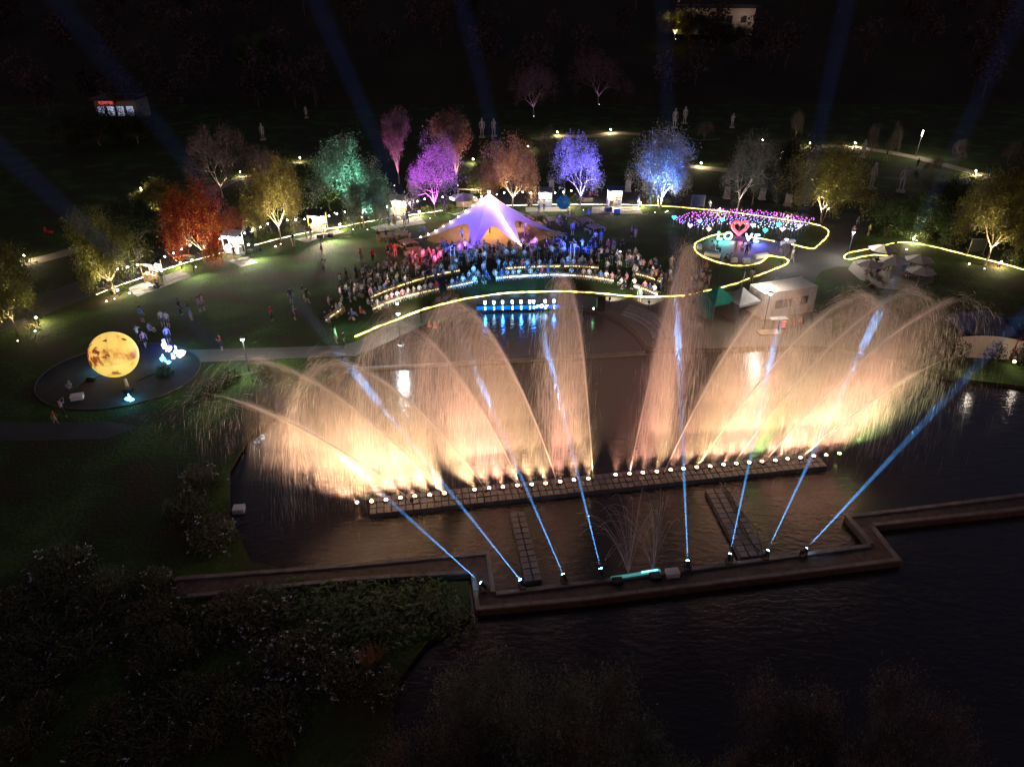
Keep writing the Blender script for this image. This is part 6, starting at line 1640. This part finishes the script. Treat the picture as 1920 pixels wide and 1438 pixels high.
q = P(1905, 676, .8); o = MB().ball((0, 0, 0), .12, 8, 5).build('marquee_lamp', 'bulb', loc=P(1902, 678, .6)); tag(o, 'small warm lamp at the marquee foot', 'lamp'); lamp('POINT', o, (0, -1.2, .8), 40, (1, .85, .7), .1); lamp('POINT', o, (-4.5, -2.2, .8), 50, (1, .85, .7), .1)
for dx in (0, .75): tag(MB().box((0, 0, .3), (.5, .08, .6)).box((0, .12, .28), (.4, .05, .55)).build('folding_board', 'metal', loc=P(1746, 668) + Vector((dx, 0, 0)), rz=.2), 'grey folding board standing beside the marquee shrubs', 'board', 'grey folding boards')

# ---------------------------------------------------------------- boardwalk clutter and small sprays
t = thing('spray_bar', 'teal lit spray bar with fine water needles on the boardwalk kerb', 'spray bar', P(1192, 1078, .2), math.atan2((P(1240, 1068) - P(1140, 1084)).y, (P(1240, 1068) - P(1140, 1084)).x))
MB().box((0, 0, .06), (3.0, .16, .12)).build('bar', emat('spray_teal', (.10, .42, .40), .55, True), t); MB().box((.85, .02, .14), (1.0, .1, .05)).build('bright_tube', emat('spray_tube', (.25, .75, 1), 2.2, True), t)
sp = []
for cx in (-.45, 1.05):
    for k in range(26):
        a = R(random.uniform(-32, 32)); v = random.uniform(6.5, 9.5); bk = random.uniform(.06, .42)
        tt_ = np.linspace(0, random.uniform(.9, 1.5), 9)
        pts = [(cx + v * math.sin(a) * x * .5, v * bk * x, .15 + v * math.cos(a) * x - 4.9 * x * x) for x in tt_]
        sp.append(MB().tube([q for q in pts if q[2] > -.3], .006, 3, cap=False))
big = MB()
for m_ in sp: big.add(m_.v, m_.f)
o = big.build('water_needles', 'drop', t); o['kind'] = 'stuff'
for px, py, s, m_, lab in [(1260, 1078, (.75, .5, .3), 'white', 'white box on the boardwalk beside the spray bar'), (1228, 1083, (.6, .5, .2), 'black', 'black box behind the spray bar'), (1157, 1092, (.6, .45, .2), 'black', 'black box at the spray bar start'), (449, 958, (.7, .6, .3), 'white', 'white floating box on the dark pond')]:
    o = MB().box((0, 0, s[2] / 2), s).box((0, 0, s[2] + .02), (s[0] * 1.04, s[1] * 1.04, .04)).build('box', m_, loc=P(px, py, .11 if py > 1000 else -.3), rz=.12); tag(o, lab, 'box')

# ---------------------------------------------------------------- far buildings
q = PY(230, 250, 165)
t = thing('lit_shop', 'brightly lit shopfront seen through black trees', 'building', (q.x, 165, 0))
MB().box((0, 3, 2.1), (9, 6, 4.2)).build('wall', 'stone', t); MB().box((0, 2.6, 4.4), (10, 7.5, .4)).build('roof', 'dark', t)
for k in range(4):
    w_ = MB().box((-3.2 + k * 2.1, -.05, 1.9), (1.7, .1, 2.2)).build('window', 'dark', t); MB().box((-3.2 + k * 2.1, -.12, 1.9), (1.5, .04, 2.0)).build('pane', emat('shop_light', (.55, .68, 1.0), .45 if k != 1 else .8), w_)
MB().box((-1.8, -.3, 3.6), (3, .2, .6)).build('sign_band', emat('shop_sign', (1, .12, .15), .5), t)
q = PY(1390, 58, 232)
t = thing('hill_house', 'pale house with a lit wall on the dark hillside', 'building', (q.x - 8, 232, hill(232) - 1), R(-6))
MB().box((0, 4, 3.2), (22, 8, 7.0)).build('wall', 'cream', t); MB().box((0, 4, 6.9), (23.5, 9.5, .5)).build('roof', 'dark', t)
for k in range(5):
    w_ = MB().box((-8 + k * 4, -.03, 3.8), (1.6, .1, 1.8)).build('window', 'dark', t); MB().box((-8 + k * 4, -.1, 3.8), (1.35, .04, 1.5)).build('pane', 'glass', w_)
lamp('POINT', t, (8, -4, 4.5), 90, (1, .85, .72), .3); lamp('POINT', t, (-7, -3.5, 4.0), 60, (1, .85, .6), .3)
for i, (px, py, tp, w) in enumerate([(1290, 90, 18, 60), (1330, 88, 30, 60), (1375, 92, 44, 56), (1345, 96, 50, 50)]):
    tree((px, py), tp, w, 'full', DKGREEN, ('dark tree at the house corner on the hill', 'dark tree before the house wall', 'low dark tree before the lit house end', 'lowest dark tree before the hill house')[i], group='far trees', Y=224 - i)
for i, (px, tp, w) in enumerate([(232, 232, 46), (262, 240, 40)]):
    tree((px, 300), tp, w, 'full', DKGREEN, ('black slim tree across the shop windows', 'black bushy tree across the shop windows')[i], group='far trees', Y=158 - i)
q = P(1310, 265); tag(ribbon('terrace_wall', [(1280, 262), (1310, 268), (1350, 266)], .5, .5, 'stone'), kind='structure')
